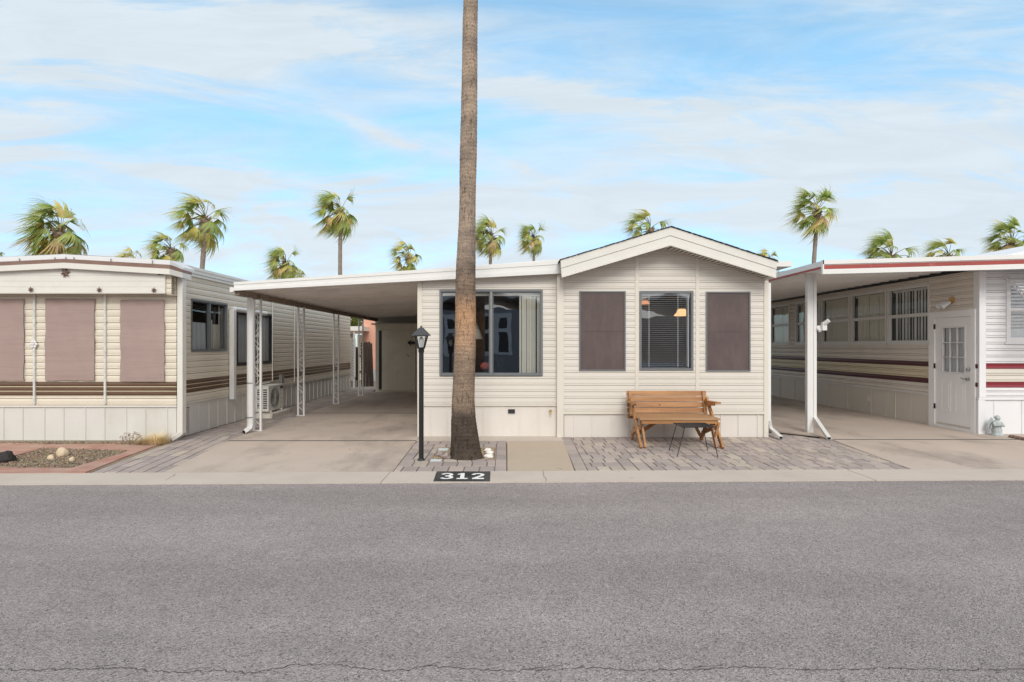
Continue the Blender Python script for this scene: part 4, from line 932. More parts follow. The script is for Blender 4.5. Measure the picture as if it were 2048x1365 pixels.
# ------------------------------------------------------------------ right home
rh = thing('mobile_home', 'white and taupe mobile home at the right edge with maroon stripes and a white door', 'mobile home', (9.5, 10.2, 0))
RX = 8.6; RY = 10.16; fR = Fr((RX, RY, 0), (0, 1, 0), (-1, 0, 0)); fRf = Fr((RX, RY, 0), (1, 0, 0), (0, -1, 0))
def rD(px): return RX * F / (px - CX) - RY
door = (rD(1944), rD(1871.8), .09, 2.15); dfr = (rD(1953), rD(1860), .03, 2.27)
wins = []
for a, b in ((1861, 1777), (1775, 1703.5), (1701, 1644), (1641, 1592), (1580, 1542)): wins.append((rD(a), rD(b), 1.65, 2.86))
holes = [(w_[0] + .02, w_[1] - .02, w_[2] + .02, w_[3] - .02) for w_ in wins] + [(dfr[0] + .03, dfr[1] - .03, 0, dfr[3] - .03)]
zk = .62; s1 = (1.18, 1.275); s2 = (.84, .94); Lr = 14
s = MB(); siding(s, fR, 0, Lr, zk, s2[0], .11, PROF_FINE, holes); siding(s, fR, 0, Lr, s1[1], 2.98, .117, PROF_FINE, holes); s.build('side_wall', M['siding_shade'], rh)
s = MB(); siding(s, fR, 0, Lr, s2[1], s1[0], .12, PROF_FINE, holes); s.build('cream_band', M['cream_band'], rh)
for a, b in (s1, s2):
    s = MB(); siding(s, fR, 0, Lr, a, b, b - a, [(0, .0), (.1, .02), (.5, .026), (.9, .02), (1, 0)], holes); s.build('stripe', M['dark_stripe'], rh)
    s = MB(); siding(s, fRf, 0, 5, a, b, b - a, [(0, .0), (.1, .02), (.5, .010), (.9, .02), (1, 0)]); s.build('stripe', M['red_stripe'], rh)
fw = (9.08 - RX, 10.5 - RX, 1.66, 2.80)
s = MB(); siding(s, fRf, 0, 5, zk + .05, s2[0], .09, PROF_FINE); siding(s, fRf, 0, 5, s1[1], 2.98, .117, PROF_FINE, [(fw[0] + .02, fw[1] - .02, fw[2] + .02, fw[3] - .02)]); s.build('wall', M['siding_white'], rh)
s = MB(); siding(s, fRf, 0, 5, s2[1], s1[0], .12, PROF_FINE); s.build('cream_band', M['trim_cream'], rh)
s = MB(); panels(s, fR, 0, Lr, 0, zk, .9, -.012, holes=holes)
u = 8
while u < Lr: s.fbox(fR, u, u + .03, 0, zk - .01, -.002, .008); u += .09
so2 = s.build('skirting', M['trim_cream'], rh)
s = MB(); panels(s, fRf, 0, 5, 0, zk, .55, -.012); s.build('skirting', M['skirt_white'], rh)
s = MB(); s.fbox(fRf, -.02, 5, zk, zk + .05, -.02, .022); s.fbox(fR, dfr[1], Lr, zk - .02, zk + .02, -.01, .014)
s.fbox(fRf, -.018, .10, zk + .05, 2.95, -.1, .03); s.fbox(fRf, -.024, .10, 0, zk - .001, -.1, .015); s.build('corner_trim', M['skirt_white'], rh)
def hung(fr, h, parent, m=None, t=.045, mid=2.25, glassm=None, rev=False):
    u0, u1, z0, z1 = h; mb = MB(); ring(mb, fr, u0, u1, z0, z1, t, -.05, .03); mb.fbox(fr, u0 + t, u1 - t, mid - .025, mid + .025, -.03, .016)
    ring(mb, fr, u0 + t, u1 - t, z0 + t, mid - .025, .02, -.03, -.008)
    mb.fbox(fr, u0 - .03, u1 + .03, z0 - .03, z0 - .001, -.01, .035)
    w_ = mb.build('window', m or M['winframe_white'], parent)
    pane(fr, u0 + t, u1 - t, mid + .02, z1 - t, -.02, glassm or M['glass_side'], w_); pane(fr, u0 + t, u1 - t, z0 + t, mid - .02, -.025, glassm or M['glass_side'], w_)
    return w_
for i, h in enumerate(wins):
    w_ = hung(fR, h, rh)
    vanes(fR, h[0] + .08, h[1] - .06, h[2] + .05, h[3] - .09, -.085, M['blind'] if i != 0 else M['blind_white'], w_, .09, (-20, 2, 5, -8, 0)[i], i, 'blinds')
s = MB(); s.fbox(fR, wins[0][0] - .0, wins[4][1], 2.862, 2.90, -.01, .02); s.build('window_header', M['trim'], rh)
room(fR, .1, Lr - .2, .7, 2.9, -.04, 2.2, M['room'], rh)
w_ = hung(fRf, fw, rh, M['skirt_white'], .07, 2.26, M['glass']); drape(fRf, fw[0] + .05, fw[1] - .05, fw[2] + .05, fw[3] - .05, -.08, M['curtain'], w_, .015, 60)
# awning of overlapping slats
aw = MB()
for i in range(16):
    t = i / 16; y0 = RY - .03 - t * .95; z0 = 2.90 - t * 1.0
    aw.add([(9.03, y0, z0), (10.75, y0, z0), (10.75, y0 - .055, z0 - .022), (9.03, y0 - .055, z0 - .022), (9.03, y0, z0 + .005), (10.75, y0, z0 + .005), (10.75, y0 - .055, z0 - .017), (9.03, y0 - .055, z0 - .017)], [(0, 1, 2, 3)[::-1], (4, 5, 6, 7), (3, 2, 6, 7), (0, 3, 7, 4), (1, 2, 6, 5), (0, 1, 5, 4)])
aw.bar((9.05, RY - .02, 2.85), (9.05, RY - .98, 1.86), .02, .03); aw.build('awning', M['skirt_white'], rh)
# door
mb = MB(); a, b, c, d = dfr; mb.fbox(fR, a, door[0], .0, d, -.05, .03); mb.fbox(fR, door[1], b, .0, d, -.05, .03); mb.fbox(fR, door[0], door[1], door[3], d, -.05, .0295); mb.fbox(fR, door[0], door[1], 0, .05, -.05, .032); DOORM = mat('white_door_paint', (.86, .86, .87), .4, .03, 2); mb.build('door_frame', DOORM, rh)
du = lambda t: door[1] + (door[0] - door[1]) * t       # t 0 at the hinge side (far), 1 at the latch
dz = lambda t: door[2] + (door[3] - door[2]) * t
gl0, gl1, gb0, gb1 = .22, .82, .49, .90
mb = MB(); mb.fbox(fR, du(1) + .004, du(gl1), door[2] + .003, door[3] - .004, -.03, .012); mb.fbox(fR, du(gl0), du(0) - .004, door[2] + .003, door[3] - .004, -.03, .012)
mb.fbox(fR, du(gl1), du(gl0), door[2] + .003, dz(gb0), -.03, .012); mb.fbox(fR, du(gl1), du(gl0), dz(gb1), door[3] - .004, -.03, .012)
dd = mb.build('door', DOORM, rh)
mb = MB(); ring(mb, fR, du(gl1 + .03), du(gl0 - .03), dz(gb0 - .015), dz(gb1 + .015), .028, .0121, .022)
for t in (1 / 3, 2 / 3): u = du(gl0 + (gl1 - gl0) * t); mb.fbox(fR, u - .009, u + .009, dz(gb0), dz(gb1), -.01, .018); z = dz(gb0 + (gb1 - gb0) * t); mb.fbox(fR, du(gl1), du(gl0), z - .009, z + .009, -.011, .017)
mb.build('glazing_bars', M['skirt_white'], dd)
pane(fR, du(gl1), du(gl0), dz(gb0), dz(gb1), -.005, M['glass_side'], dd)
mb = MB()
for t0, t1 in ((.18, .45), (.58, .84)): ring(mb, fR, du(t1), du(t0), dz(.12), dz(.40), .018, .0121, .018); mb.fbox(fR, du(t1) + .05, du(t0) - .05, dz(.12) + .05, dz(.40) - .05, .0121, .017)
mb.build('panel', DOORM, dd)
drape(fR, du(gl1), du(gl0), dz(gb0), dz(gb1), -.05, M['curtain'], dd, .008, 70)
mb = MB()
for z in (.35, 1.15, 1.93): mb.fbox(fR, door[1] - .005, door[1] + .02, z, z + .1, .012, .034)
mb.build('hinge', M['iron'], dd)
mb = MB(); u = du(.93); mb.lathe(fR.p(u, 1.16, .02), [(.03, -.03), (.034, 0), (.03, .03)], 12); q = fR.p(u, .98, .0); mb.tube([q, fR.p(u, .98, .055)], .028, 10); mb.tube([fR.p(u, .98, .055), fR.p(u + .07, .985, .06), fR.p(u + .13, 1.0, .055)], .010, 8); mb.build('handle', M['metal'], dd)
# wall light
c = Vector((RX, RX * F / (1906 - CX), 0)); c.z = WZ(601, c.y)
mb = MB(); mb.tube([c + Vector((-.005, 0, 0)), c + Vector((-.035, 0, 0))], .065, 16); mb.tube([c + Vector((-.03, 0, 0)), c + Vector((-.08, -.0, -.03)), c + Vector((-.12, .05, -.07))], .014, 8); wl_ = mb.build('wall_light', M['brass'], rh)
mb = MB()
for dy in (.09, -.03): mb.tube([c + Vector((-.07, dy, -.03)), c + Vector((-.10, dy + .03, -.06)), c + Vector((-.19, dy + .07, -.13))], [.02, .035, .055], 12)
mb.build('bulb', M['skirt_white'], wl_)
# outlet plate and dark blemishes on the side skirting
mb = MB(); p = rD(1737); mb.fbox(fR, p - .03, p + .03, .30, .40, -.01, .012); mb.build('outlet', M['skirt_white'], rh)
mb = MB()
for pxx, lo, hi in ((1660, .02, .50), (1697, .02, .5), (1733, .0, .5), (1770, .02, .52), (1821, .02, .5)): u = rD(pxx); mb.fbox(fR, u, u + .008, lo, hi, -.0118, -.009)
mb.build('skirting_seam', M['siding_shade'], rh)
# roof behind the fascia
mb = MB(); mb.add([(8.45, 10.35, 3.10), (13.5, 10.35, 4.2), (13.5, 24, 4.2), (8.45, 24, 3.10), (8.45, 10.35, 2.99), (13.5, 10.35, 2.99)], [(0, 1, 2, 3), (0, 4, 5, 1)]); mb.build('roof', M['roof_white'], rh)

# ------------------------------------------------------------------ right carport
rc = thing('carport', 'white carport roof with a weathered red band on a single post at the right', 'carport', (5.66, 10.36, 0))
RD_ = 9.55
A0, A1 = W(1644.5, 521, RD_), W(1644.5, 549, RD_); B0, B1 = W(2048, 509.5, RD_), W(2048, 538.5, RD_)
t = (13.5 - A0.x) / (B0.x - A0.x); B0 = A0.lerp(B0, t) if False else A0 + (B0 - A0) * t; B1 = A1 + (B1 - A1) * t
mb = MB(); fascia(mb, A0, A1, B0, B1, RD_, RD_ + .03, [(0, .30, .02), (.302, .36, .0), (.64, .70, .0), (.702, 1, .022)]); mb.box(A0.x - .004, A0.x + .02, RD_ - .02, RD_ + .03, A1.z, A0.z); mb.build('fascia', M['white_metal'], rc)
mb = MB(); fascia(mb, A0, A1, B0, B1, RD_, RD_ + .03, [(.362, .638, .004)]); mb.build('fascia_band', M['rust_red'], rc)
xs_ = A0.x; mb = MB(); mb.box(xs_, xs_ + .03, RD_ + .031, 24, A1.z + .10, A0.z - .01); mb.build('side_fascia', M['white_metal'], rc)
mb = MB(); mb.box(xs_ - .006, xs_ - .0005, RD_ + .031, 12.2, A1.z + .10, A1.z + .135); mb.build('side_stripe', M['rust_red'], rc)
sl_ = (B0.z - A0.z) / (B0.x - A0.x); mb = MB(); zl2 = A1.z + .095
panprof(mb, xs_ + .03, zl2, RX - .01, zl2 + sl_ * (RX - xs_) + .03, RD_ + .035, 24, .3, .045); mb.build('ceiling', M['pan_right'], rc)
mb = MB(); mb.add([(xs_, RD_ + .03, A0.z - .01), (13.5, RD_ + .03, A0.z - .01 + sl_ * (13.5 - xs_)), (13.5, 24, A0.z - .01 + sl_ * (13.5 - xs_)), (xs_, 24, A0.z - .01)], [(0, 1, 2, 3)]); 
mb.add([(RX - .02, RD_ + .03, zl2 + .12), (13.5, RD_ + .03, zl2 + .26), (13.5, RY + .05, zl2 + .26), (RX - .02, RY + .05, zl2 + .12)], [(0, 1, 2, 3)]); mb.build('roof', M['roof_white'], rc)
px_p = 5.66; py_p = 10.36
mb = MB(); mb.box(px_p - .085, px_p - .03, py_p - .04, py_p + .04, 0, zl2 + .01); mb.box(px_p - .0295, px_p + .03, py_p - .028, py_p + .04, 0, zl2 + .01); mb.box(px_p + .0305, px_p + .085, py_p - .04, py_p + .04, 0.25, zl2 + .01); pst = mb.build('post', M['white_metal'], rc)
mb = MB(); q0 = Vector((px_p + .06, py_p - .03, .27)); q2 = G(1658, 877, .035); mb.bar(q0, q2, .062, .05); dsr = mb.build('downspout', M['white_metal'], rc)
mb = MB(); d = (q2 - q0).normalized(); mb.bar(q2 + d * .0005, q2 + d * .003, .05, .038); mb.build('mouth', M['painted_hole'], dsr)
mb = MB(); b0 = WZ(655, py_p); mb.box(px_p + .086, px_p + .22, py_p - .05, py_p + .02, b0 - .05, b0 + .03); mb.box(px_p + .15, px_p + .23, py_p - .12, py_p - .055, b0 - .06, b0 + .09); mb.tube([(px_p + .19, py_p - .1, b0 + .06), (px_p + .24, py_p - .16, b0 + .12)], .04, 10); mb.tube([(px_p + .1, py_p - .04, b0 - .02), (px_p + .12, py_p - .1, b0 - .07)], .03, 10); mb.build('floodlight', M['white_metal'], rc)

# ------------------------------------------------------------------ lamp post
lx, ly = G(842.5, 921).x, G(842.5, 921).y
lp_ = thing('lamp_post', 'black lamp post with a peaked lantern standing in the pavers left of the palm', 'lamp post', (lx, ly, 0))
mb = MB(); mb.lathe((lx, ly, 0), [(.055, 0), (.055, .012), (.037, .018), (.037, .03)], 20); mb.tube([(lx, ly, .0), (lx, ly, WZ(702, ly))], .034, 20); mb.build('pole', M['iron'], lp_)
zc = WZ(701, ly); zt_ = WZ(672, ly); za = WZ(656, ly)
mb = MB(); mb.lathe((lx, ly, zc - .03), [(.042, 0), (.042, .05), (.055, .055), (.055, .065)], 16); 
for i in range(4):
    a = math.pi / 4 + i * math.pi / 2; mb.bar((lx + .055 * math.cos(a), ly + .055 * math.sin(a), zc + .03), (lx + .115 * math.cos(a), ly + .115 * math.sin(a), zt_ + .005), .012, .012)
for i in range(4):
    a = math.pi / 4 + i * math.pi / 2; b = a + math.pi / 2
    for r, z in ((.058, zc + .035), (.114, zt_)): mb.bar((lx + r * math.cos(a), ly + r * math.sin(a), z), (lx + r * math.cos(b), ly + r * math.sin(b), z), .012, .014)
lan = mb.build('lantern_frame', M['iron'], lp_)
mb = MB()
for i in range(4):
    a = math.pi / 4 + i * math.pi / 2; b = a + math.pi / 2; P = [Vector((lx + r * math.cos(q), ly + r * math.sin(q), z)) for r, q, z in ((.055, a, zc + .03), (.055, b, zc + .03), (.112, b, zt_), (.112, a, zt_))]
    mb.quad(*P)
mb.build('glass', M['glass_side'], lan)
mb = MB(); mb.lathe((lx, ly, 0), [(.165, zt_), (.165, zt_ + .008), (.045, za - .005), (.04, za), (.02, za + .004), (.018, za + .02), (.008, za + .03)], 4, smooth=False, rot=math.pi / 4); mb.build('lantern_cap', M['lamp_cap'], lp_)
mb = MB(); mb.lathe((lx, ly, zc + .03), [(.018, 0), (.018, .05), (.03, .07), (.034, .11), (.02, .15), (.005, .16)], 12); mb.build('bulb', M['winframe_white'], lan)

# ------------------------------------------------------------------ main palm
pbase = G(933, 913, 0); PD = 8.05
mp = thing('palm_tree', 'tall palm with a grey brown ringed trunk growing in front of the middle home', 'palm tree', (pbase.x, PD, 0))
ctr = [(915, 933), (900, 932.5), (870, 930.5), (840, 928.5), (800, 927.5), (700, 929.5), (600, 931), (500, 933), (400, 935.5), (300, 936.5), (200, 937.5), (100, 940), (0, 942), (-300, 950)]
wid = [(915, 70), (905, 63), (885, 58), (860, 54), (830, 49), (800, 45.5), (760, 43), (700, 42), (600, 40), (500, 36), (400, 33), (250, 32.5), (100, 31), (0, 29), (-300, 24)]
def interp(t, tb):
    tb = sorted(tb)
    for (a, va), (b, vb) in zip(tb[:-1], tb[1:]):
        if t <= b: return va + (vb - va) * max(0, (t - a)) / (b - a)
    return tb[-1][1]
def trunk_mesh(name, parent):
    NS, NL = 72, 1000; H = 9.7; vs = []; fs = []
    for j in range(NL + 1):
        z = H * j / NL; py = HY - (z - CAMH) * F / PD; cx = WX(interp(py, ctr), PD); rad = interp(py, wid) * .5 * PD / F
        for i in range(NS):
            a = 2 * math.pi * i / NS; ca, sa = math.cos(a), math.sin(a)
            wob = .030 * noise.noise(Vector((ca * 1.2, sa * 1.2, z * .9)))
            ringn = noise.noise(Vector((ca * .5, sa * .5, z * 2.0)))
            rg = math.sin((z + .03 * ringn + .008 * noise.noise(Vector((ca * 3, sa * 3, z * 6)))) * 2 * math.pi / .055)
            fis = noise.noise(Vector((ca * 9, sa * 9, z * 5.5)))
            fine = noise.noise(Vector((ca * 22, sa * 22, z * 26)))
            lowk = max(0, 1 - z / .5)
            d = .0014 * rg + .005 * max(-.6, min(.25, fis)) + .0036 * fine + wob * .6 + .012 * lowk * noise.noise(Vector((ca * 3, sa * 3, z * 4)))
            vs.append((cx + (rad + d) * ca, PD + (rad + d) * sa, z - .02))
    for j in range(NL):
        for i in range(NS): fs.append((j * NS + i, j * NS + (i + 1) % NS, (j + 1) * NS + (i + 1) % NS, (j + 1) * NS + i))
    mb = MB(); mb.add(vs, fs, 0, None, True)
    m = bpy.data.materials.new('palm_bark'); m.use_nodes = True; t = m.node_tree; n = t.nodes; l = t.links; b = n['Principled BSDF']; b.inputs['Roughness'].default_value = .9; b.inputs['Specular IOR Level'].default_value = .15
    tcn = n.new('ShaderNodeTexCoord')
    def nz(sc3, s, det=6, ro=.7):
        mp_ = n.new('ShaderNodeMapping'); mp_.inputs['Scale'].default_value = sc3; l.new(tcn.outputs['Object'], mp_.inputs[0]); q = n.new('ShaderNodeTexNoise'); q.inputs['Scale'].default_value = s; q.inputs['Detail'].default_value = det; q.inputs['Roughness'].default_value = ro; l.new(mp_.outputs[0], q.inputs[0]); return q.outputs[0]
    def ramp(v, els):
        r = n.new('ShaderNodeValToRGB'); l.new(v, r.inputs[0]); r.color_ramp.elements[0].position = els[0][0]; r.color_ramp.elements[0].color = (*els[0][1], 1); r.color_ramp.elements[1].position = els[-1][0]; r.color_ramp.elements[1].color = (*els[-1][1], 1)
        for p, c in els[1:-1]: e = r.color_ramp.elements.new(p); e.color = (*c, 1)
        return r.outputs[0]
    def mix(f, a, b_, bt='MIX'):
        q = n.new('ShaderNodeMix'); q.data_type = 'RGBA'; q.blend_type = bt
        for s_, v in ((0, f), (6, a), (7, b_)):
            if isinstance(v, (int, float)): q.inputs[s_].default_value = v
            elif isinstance(v, tuple): q.inputs[s_].default_value = (*v, 1)
            else: l.new(v, q.inputs[s_])
        return q.outputs[2]
    big = nz((.7, .7, 1.5), 1.6, 5); spk = nz((1, 1, .8), 75, 4, .85); band = nz((.25, .25, 5), 7, 4)
    base = ramp(big, [(.30, (.15, .13, .115)), (.45, (.27, .225, .19)), (.58, (.37, .30, .24)), (.72, (.33, .285, .25))])
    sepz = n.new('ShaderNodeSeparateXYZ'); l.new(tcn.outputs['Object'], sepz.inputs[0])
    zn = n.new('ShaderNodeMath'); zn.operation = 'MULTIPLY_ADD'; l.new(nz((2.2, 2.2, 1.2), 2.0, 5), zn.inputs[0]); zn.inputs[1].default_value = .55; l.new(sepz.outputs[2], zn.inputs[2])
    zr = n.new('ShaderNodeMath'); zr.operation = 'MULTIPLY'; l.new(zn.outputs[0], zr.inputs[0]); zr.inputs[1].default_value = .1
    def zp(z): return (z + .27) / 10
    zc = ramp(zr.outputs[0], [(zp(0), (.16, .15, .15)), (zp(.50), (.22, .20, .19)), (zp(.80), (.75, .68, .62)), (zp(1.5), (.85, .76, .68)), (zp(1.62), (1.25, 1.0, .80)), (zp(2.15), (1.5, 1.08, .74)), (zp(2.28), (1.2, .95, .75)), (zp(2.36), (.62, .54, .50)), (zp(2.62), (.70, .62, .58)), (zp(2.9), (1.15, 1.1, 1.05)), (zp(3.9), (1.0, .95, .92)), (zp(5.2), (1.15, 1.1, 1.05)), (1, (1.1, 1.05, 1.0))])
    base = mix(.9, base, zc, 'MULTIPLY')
    base = mix(.75, base, ramp(spk, [(.33, (.25, .22, .2)), (.5, (1, 1, 1)), (.68, (1.5, 1.5, 1.5))]), 'MULTIPLY')
    base = mix(.35, base, ramp(band, [(.35, (.55, .5, .48)), (.52, (1, 1, 1)), (.7, (1.25, 1.22, 1.2))]), 'MULTIPLY')
    crk = nz((3.0, 3.0, .75), 11, 3, .6); base = mix(.55, base, ramp(crk, [(.36, (.25, .22, .2)), (.44, (1, 1, 1)), (1, (1, 1, 1))]), 'MULTIPLY')
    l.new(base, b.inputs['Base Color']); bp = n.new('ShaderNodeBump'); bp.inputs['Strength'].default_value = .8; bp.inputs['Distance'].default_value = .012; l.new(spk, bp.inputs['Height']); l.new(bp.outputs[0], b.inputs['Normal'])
    return mb.build(name, m, parent)
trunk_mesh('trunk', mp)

# ------------------------------------------------------------------ fan palms
def leafmat(name, c, tr=.5):
    m = mat(name, c, .5, .2, 2.5, tint=True); t = m.node_tree; n = t.nodes; l = t.links; b = n['Principled BSDF']
    col_ = b.inputs['Base Color'].links[0].from_socket; o = [q for q in n if q.type == 'OUTPUT_MATERIAL'][0]
    tr_ = n.new('ShaderNodeBsdfTranslucent'); l.new(col_, tr_.inputs[0]); mxs = n.new('ShaderNodeMixShader'); mxs.inputs[0].default_value = tr
    l.new(b.outputs[0], mxs.inputs[1]); l.new(tr_.outputs[0], mxs.inputs[2]); l.new(mxs.outputs[0], o.inputs[0]); return m
LEAF = leafmat('palm_leaf', (.1, .14, .04)); TRK = mat('far_palm_trunk', (.25, .205, .17), .9, .2, 4, .5, 12, stretch=(1, 1, 4), dirt=((.10, .08, .065), .6, 3), dstretch=(1, 1, 5)); BOOT = mat('palm_boots', (.30, .19, .13), .9, .3, 6, .6, 15)
def crown_mesh(name, seed, full=34, wind=1.0):
    rnd = random.Random(seed); mb = MB(); dry = MB()
    for k in range(full):
        t = (k + .5) / full
        el = R(88 - 135 * t ** .85 + rnd.uniform(-10, 10)); az = k * 2.399 + rnd.uniform(-.35, .35)
        d = Vector((math.cos(el) * math.cos(az), math.cos(el) * math.sin(az), math.sin(el)))
        d = (d + Vector((-.30 * wind, -.05, .06))).normalized()
        L_ = rnd.uniform(.55, .85) * (.82 if d.x > .3 else 1.08); P0 = Vector((0, 0, -.25 * t)); pts = []; dd = d.copy(); p = P0.copy()
        for i in range(5):
            pts.append(p.copy()); p = p + dd * L_ / 4; dd = (dd + Vector((-.10 * wind, 0, -.12 - .05 * t))).normalized()
        old = t > .55
        isdry = rnd.random() < (.18 if old else .0); yel = rnd.random() < (.55 if old else .35)
        tgt = mb
        c = (.44, .52, .17) if not yel else (.70, .66, .25)
        if isdry: c = (.66, .54, .30)
        c = tuple(v * kc_ for v in c for kc_ in [1.0]); kc_ = rnd.uniform(.85, 1.15); c = tuple(v * kc_ for v in c)
        tgt.tube(pts, [.02, .016, .013, .011, .009], 4, cap=False); 
        for q in range(len(tgt.c) - 16, len(tgt.c)): tgt.c[q] = (.20, .20, .07)
        tip = pts[-1]; side = dd.cross(Vector((0, 0, 1)))
        if side.length < .1: side = Vector((1, 0, 0))
        side.normalize(); nrm = side.cross(dd).normalized(); nl = 30; fan = rnd.uniform(.75, 1.05); fold = rnd.uniform(.9, 2.2)
        for j in range(nl):
            a = (j / (nl - 1) - .5) * 2 * 1.45 * fan
            ld = (dd * math.cos(a) + side * math.sin(a) - nrm * abs(math.sin(a)) * fold * .5).normalized()
            ll = rnd.uniform(.70, 1.12) * (1 - .25 * abs(a) / 1.5); wd = .021
            q = tip.copy(); v = ld.copy(); pr = []; w3 = v.cross(nrm); w3 = w3.normalized() if w3.length > .05 else side
            for s_ in range(6):
                ww = wd * (.5, 1.0, 1.0, .72, .4, .03)[s_]; pr += [q - w3 * ww, q + w3 * ww]
                q = q + v * ll / 5; v = (v + Vector((-.42 * wind * (s_ > 0), rnd.uniform(-.06, .06), -(.05 + .12 * s_ * .6) + rnd.uniform(-.05, .05)))).normalized()
            ct = tuple(x * rnd.uniform(.85, 1.15) for x in c)
            cd = (.50, .38, .20) if rnd.random() < .35 else ct
            b0 = len(tgt.f)
            tgt.add(pr, [(2 * i, 2 * i + 1, 2 * i + 3, 2 * i + 2) for i in range(5)], 0, ct)
            tgt.c[-1] = cd
    return mb
def palm_proto(seed, full):
    t = thing('palm_tree', 'x', 'palm tree')
    crown_mesh('crown', seed, full).build('crown', LEAF, t)
    mb = MB(); n = 40; H = 9
    mb.tube([(.05 * math.sin(i * .15 + seed), 0, -H * i / n - .1) for i in range(n + 1)], [.088 + .005 * math.sin(i * 2.1) + .02 * (i / n) + (.05 if i < 2 else 0) for i in range(n + 1)], 14); mb.build('trunk', TRK, t)
    mb = MB(); rn = random.Random(seed)
    for i in range(46):
        a = rn.uniform(0, 6.28); z = -.05 - rn.random() * .62; r = .13; p = Vector((r * math.cos(a), r * math.sin(a), z)); mb.bar(p, p + Vector((math.cos(a) * .10, math.sin(a) * .10, .16)), .05, .02)
    mb.build('leaf_bases', BOOT, t); return t
protos = [palm_proto(3, 36), palm_proto(8, 25), palm_proto(15, 30), palm_proto(21, 22)]
used = [False] * 4
PALMS = [  # px, py of the crown heart, crown width in px, variant, lean, label
    (120, 460, 142, 0, 0, 'bushy fan palm with yellowed fronds rising behind the peak of the left home'),
    (268, 522, 74, 3, 0, 'low green fan palm just showing above the left home roof beside a browner one'),
    (341, 496, 90, 1, 0, 'short orange brown fan palm just above the right part of the left home roof'),
    (410, 434, 128, 1, 4, 'tall fan palm with a leaning trunk above the side eave of the left home'),
    (572, 524, 86, 2, 0, 'windswept fan palm above the front edge of the carport roof, beside a smaller lower crown'),
    (606, 556, 52, 3, 0, 'smallest fan palm crown peeping over the carport roof'),
    (680, 420, 108, 2, -1, 'tallest thin trunked fan palm standing above the carport roof'),
    (817, 510, 80, 3, 0, 'windswept fan palm left of the thick trunk, above the carport roof end'),
    (983, 470, 86, 0, 1, 'fan palm with hanging fronds directly right of the thick palm trunk'),
    (1068, 474, 72, 2, 0, 'slim fan palm above the low roof just left of the gable'),
    (1300, 455, 102, 1, 0, 'fan palm with rusty fronds behind the left slope of the gable'),
    (1540, 520, 62, 3, 0, 'pale small fan palm behind the right end of the gable roof'),
    (1558, 546, 34, 1, 0, 'tiny fan palm crown under the gutter at the right end of the gable'),
    (1634, 420, 110, 2, 3, 'tall windblown fan palm above the right carport roof'),
    (1782, 510, 108, 0, 0, 'wide fan palm crown low behind the right carport roof'),
    (1896, 508, 90, 1, 0, 'brownish fan palm crown low behind the right carport roof'),
    (2024, 482, 98, 0, 0, 'fan palm crown behind the white roof at the right edge'),
    (-8, 505, 34, 3, 0, 'fan palm frond tips at the left edge of the picture'),
]
for i, (px, py, wpx, v, lean, lab) in enumerate(PALMS):
    o = protos[v] if not used[v] else copy_tree(protos[v]); used[v] = True
    D = 2.6 * F / wpx; s_ = 1.0
    if D > 44: s_ = 44 / D; D = 44.0
    p = W(px, py, D); o.location = p; o.scale = (s_, s_, s_); o.rotation_euler = (0, R(lean), R(random.uniform(-18, 18))); o['label'] = lab; o['group'] = 'fan palms beyond the homes'
    if p.z > 8.9 * s_:   # long trunks reach the ground
        o.scale = (s_, s_, s_ )
# crown of the near palm, above the picture
cmn = crown_mesh('crown', 40, 38); off = Vector((WX(952, PD), PD, 9.85)); cmn.v = [v * 1.15 + off for v in cmn.v]; cmn.build('crown', LEAF, mp)

# ------------------------------------------------------------------ bench
bn = thing('bench', 'honey brown wooden slatted bench that folds into a picnic table against the gable wall', 'bench', (2.75, 9.1, 0))
bx0, bx1 = 2.07, 3.42
def by(z): return 9.46 + (z - .42) * .22           # back leans away
for i in range(5):
    z = .79 - i * .094; y = by(z)
    mb = MB(); mb.bar((bx0, y, z), (bx1, y, z), .026, .082, (0, .22, 1)); mb.build('back_slat', M['wood'], bn)
mb = MB(); mb.blob((2.62, by(.60) - .016, .60), .012, .003, .012, 1, .1, 5); mb.build('knot', M['knot'], bn)
mb = MB(); mb.box(2.12, 3.375, 8.78, 9.10, .43, .46); mb.box(2.12, 3.375, 9.108, 9.44, .43, .46); mb.build('seat', M['wood_seat'], bn)
mb = MB(); mb.box(2.15, 3.35, 8.80, 8.835, .375, .429); mb.build('seat_apron', M['wood'], bn)
for sx, dx in ((bx0 + .04, 1), (bx1 - .04, -1)):
    mb = MB(); mb.bar((sx, 9.40, .72), (sx, 8.69, 0.005), .032, .075, (0, 1, 0)); mb.build('front_leg', M['wood'], bn)
    mb = MB(); mb.bar((sx + .08 * dx, 9.02, .428), (sx + .08 * dx, 8.74, .005), .032, .06, (0, 1, 0)); mb.build('inner_leg', M['wood'], bn)
    mb = MB(); mb.bar((sx + .045 * dx, 9.15, .428), (sx + .045 * dx, 9.54, .005), .032, .075, (0, 1, 0)); mb.build('rear_leg', M['wood'], bn)
    mb = MB(); mb.bar((sx + .01 * dx, by(.83) - .04, .83), (sx + .01 * dx, by(.42) - .05, .42), .05, .035, (0, 1, 0)); mb.build('back_upright', M['wood'], bn)
    mb = MB(); mb.bar((sx - .02 * dx, 9.45, .665), (sx - .04 * dx, 8.98, .68), .09, .03); mb.bar((sx - .0 * dx, 9.36, .62), (sx - .0 * dx, 9.05, .655), .035, .05); mb.build('armrest', M['wood'], bn)
    mb = MB(); mb.bar((sx + .035 * dx, 9.50, .12), (sx + .035 * dx, 8.95, .30), .03, .06); mb.build('side_rail', M['wood'], bn)
    mb = MB(); mb.bar((sx + .10 * dx, 9.42, .10), (sx + .38 * dx, 8.98, .425), .03, .055); mb.build('brace', M['wood'], bn)
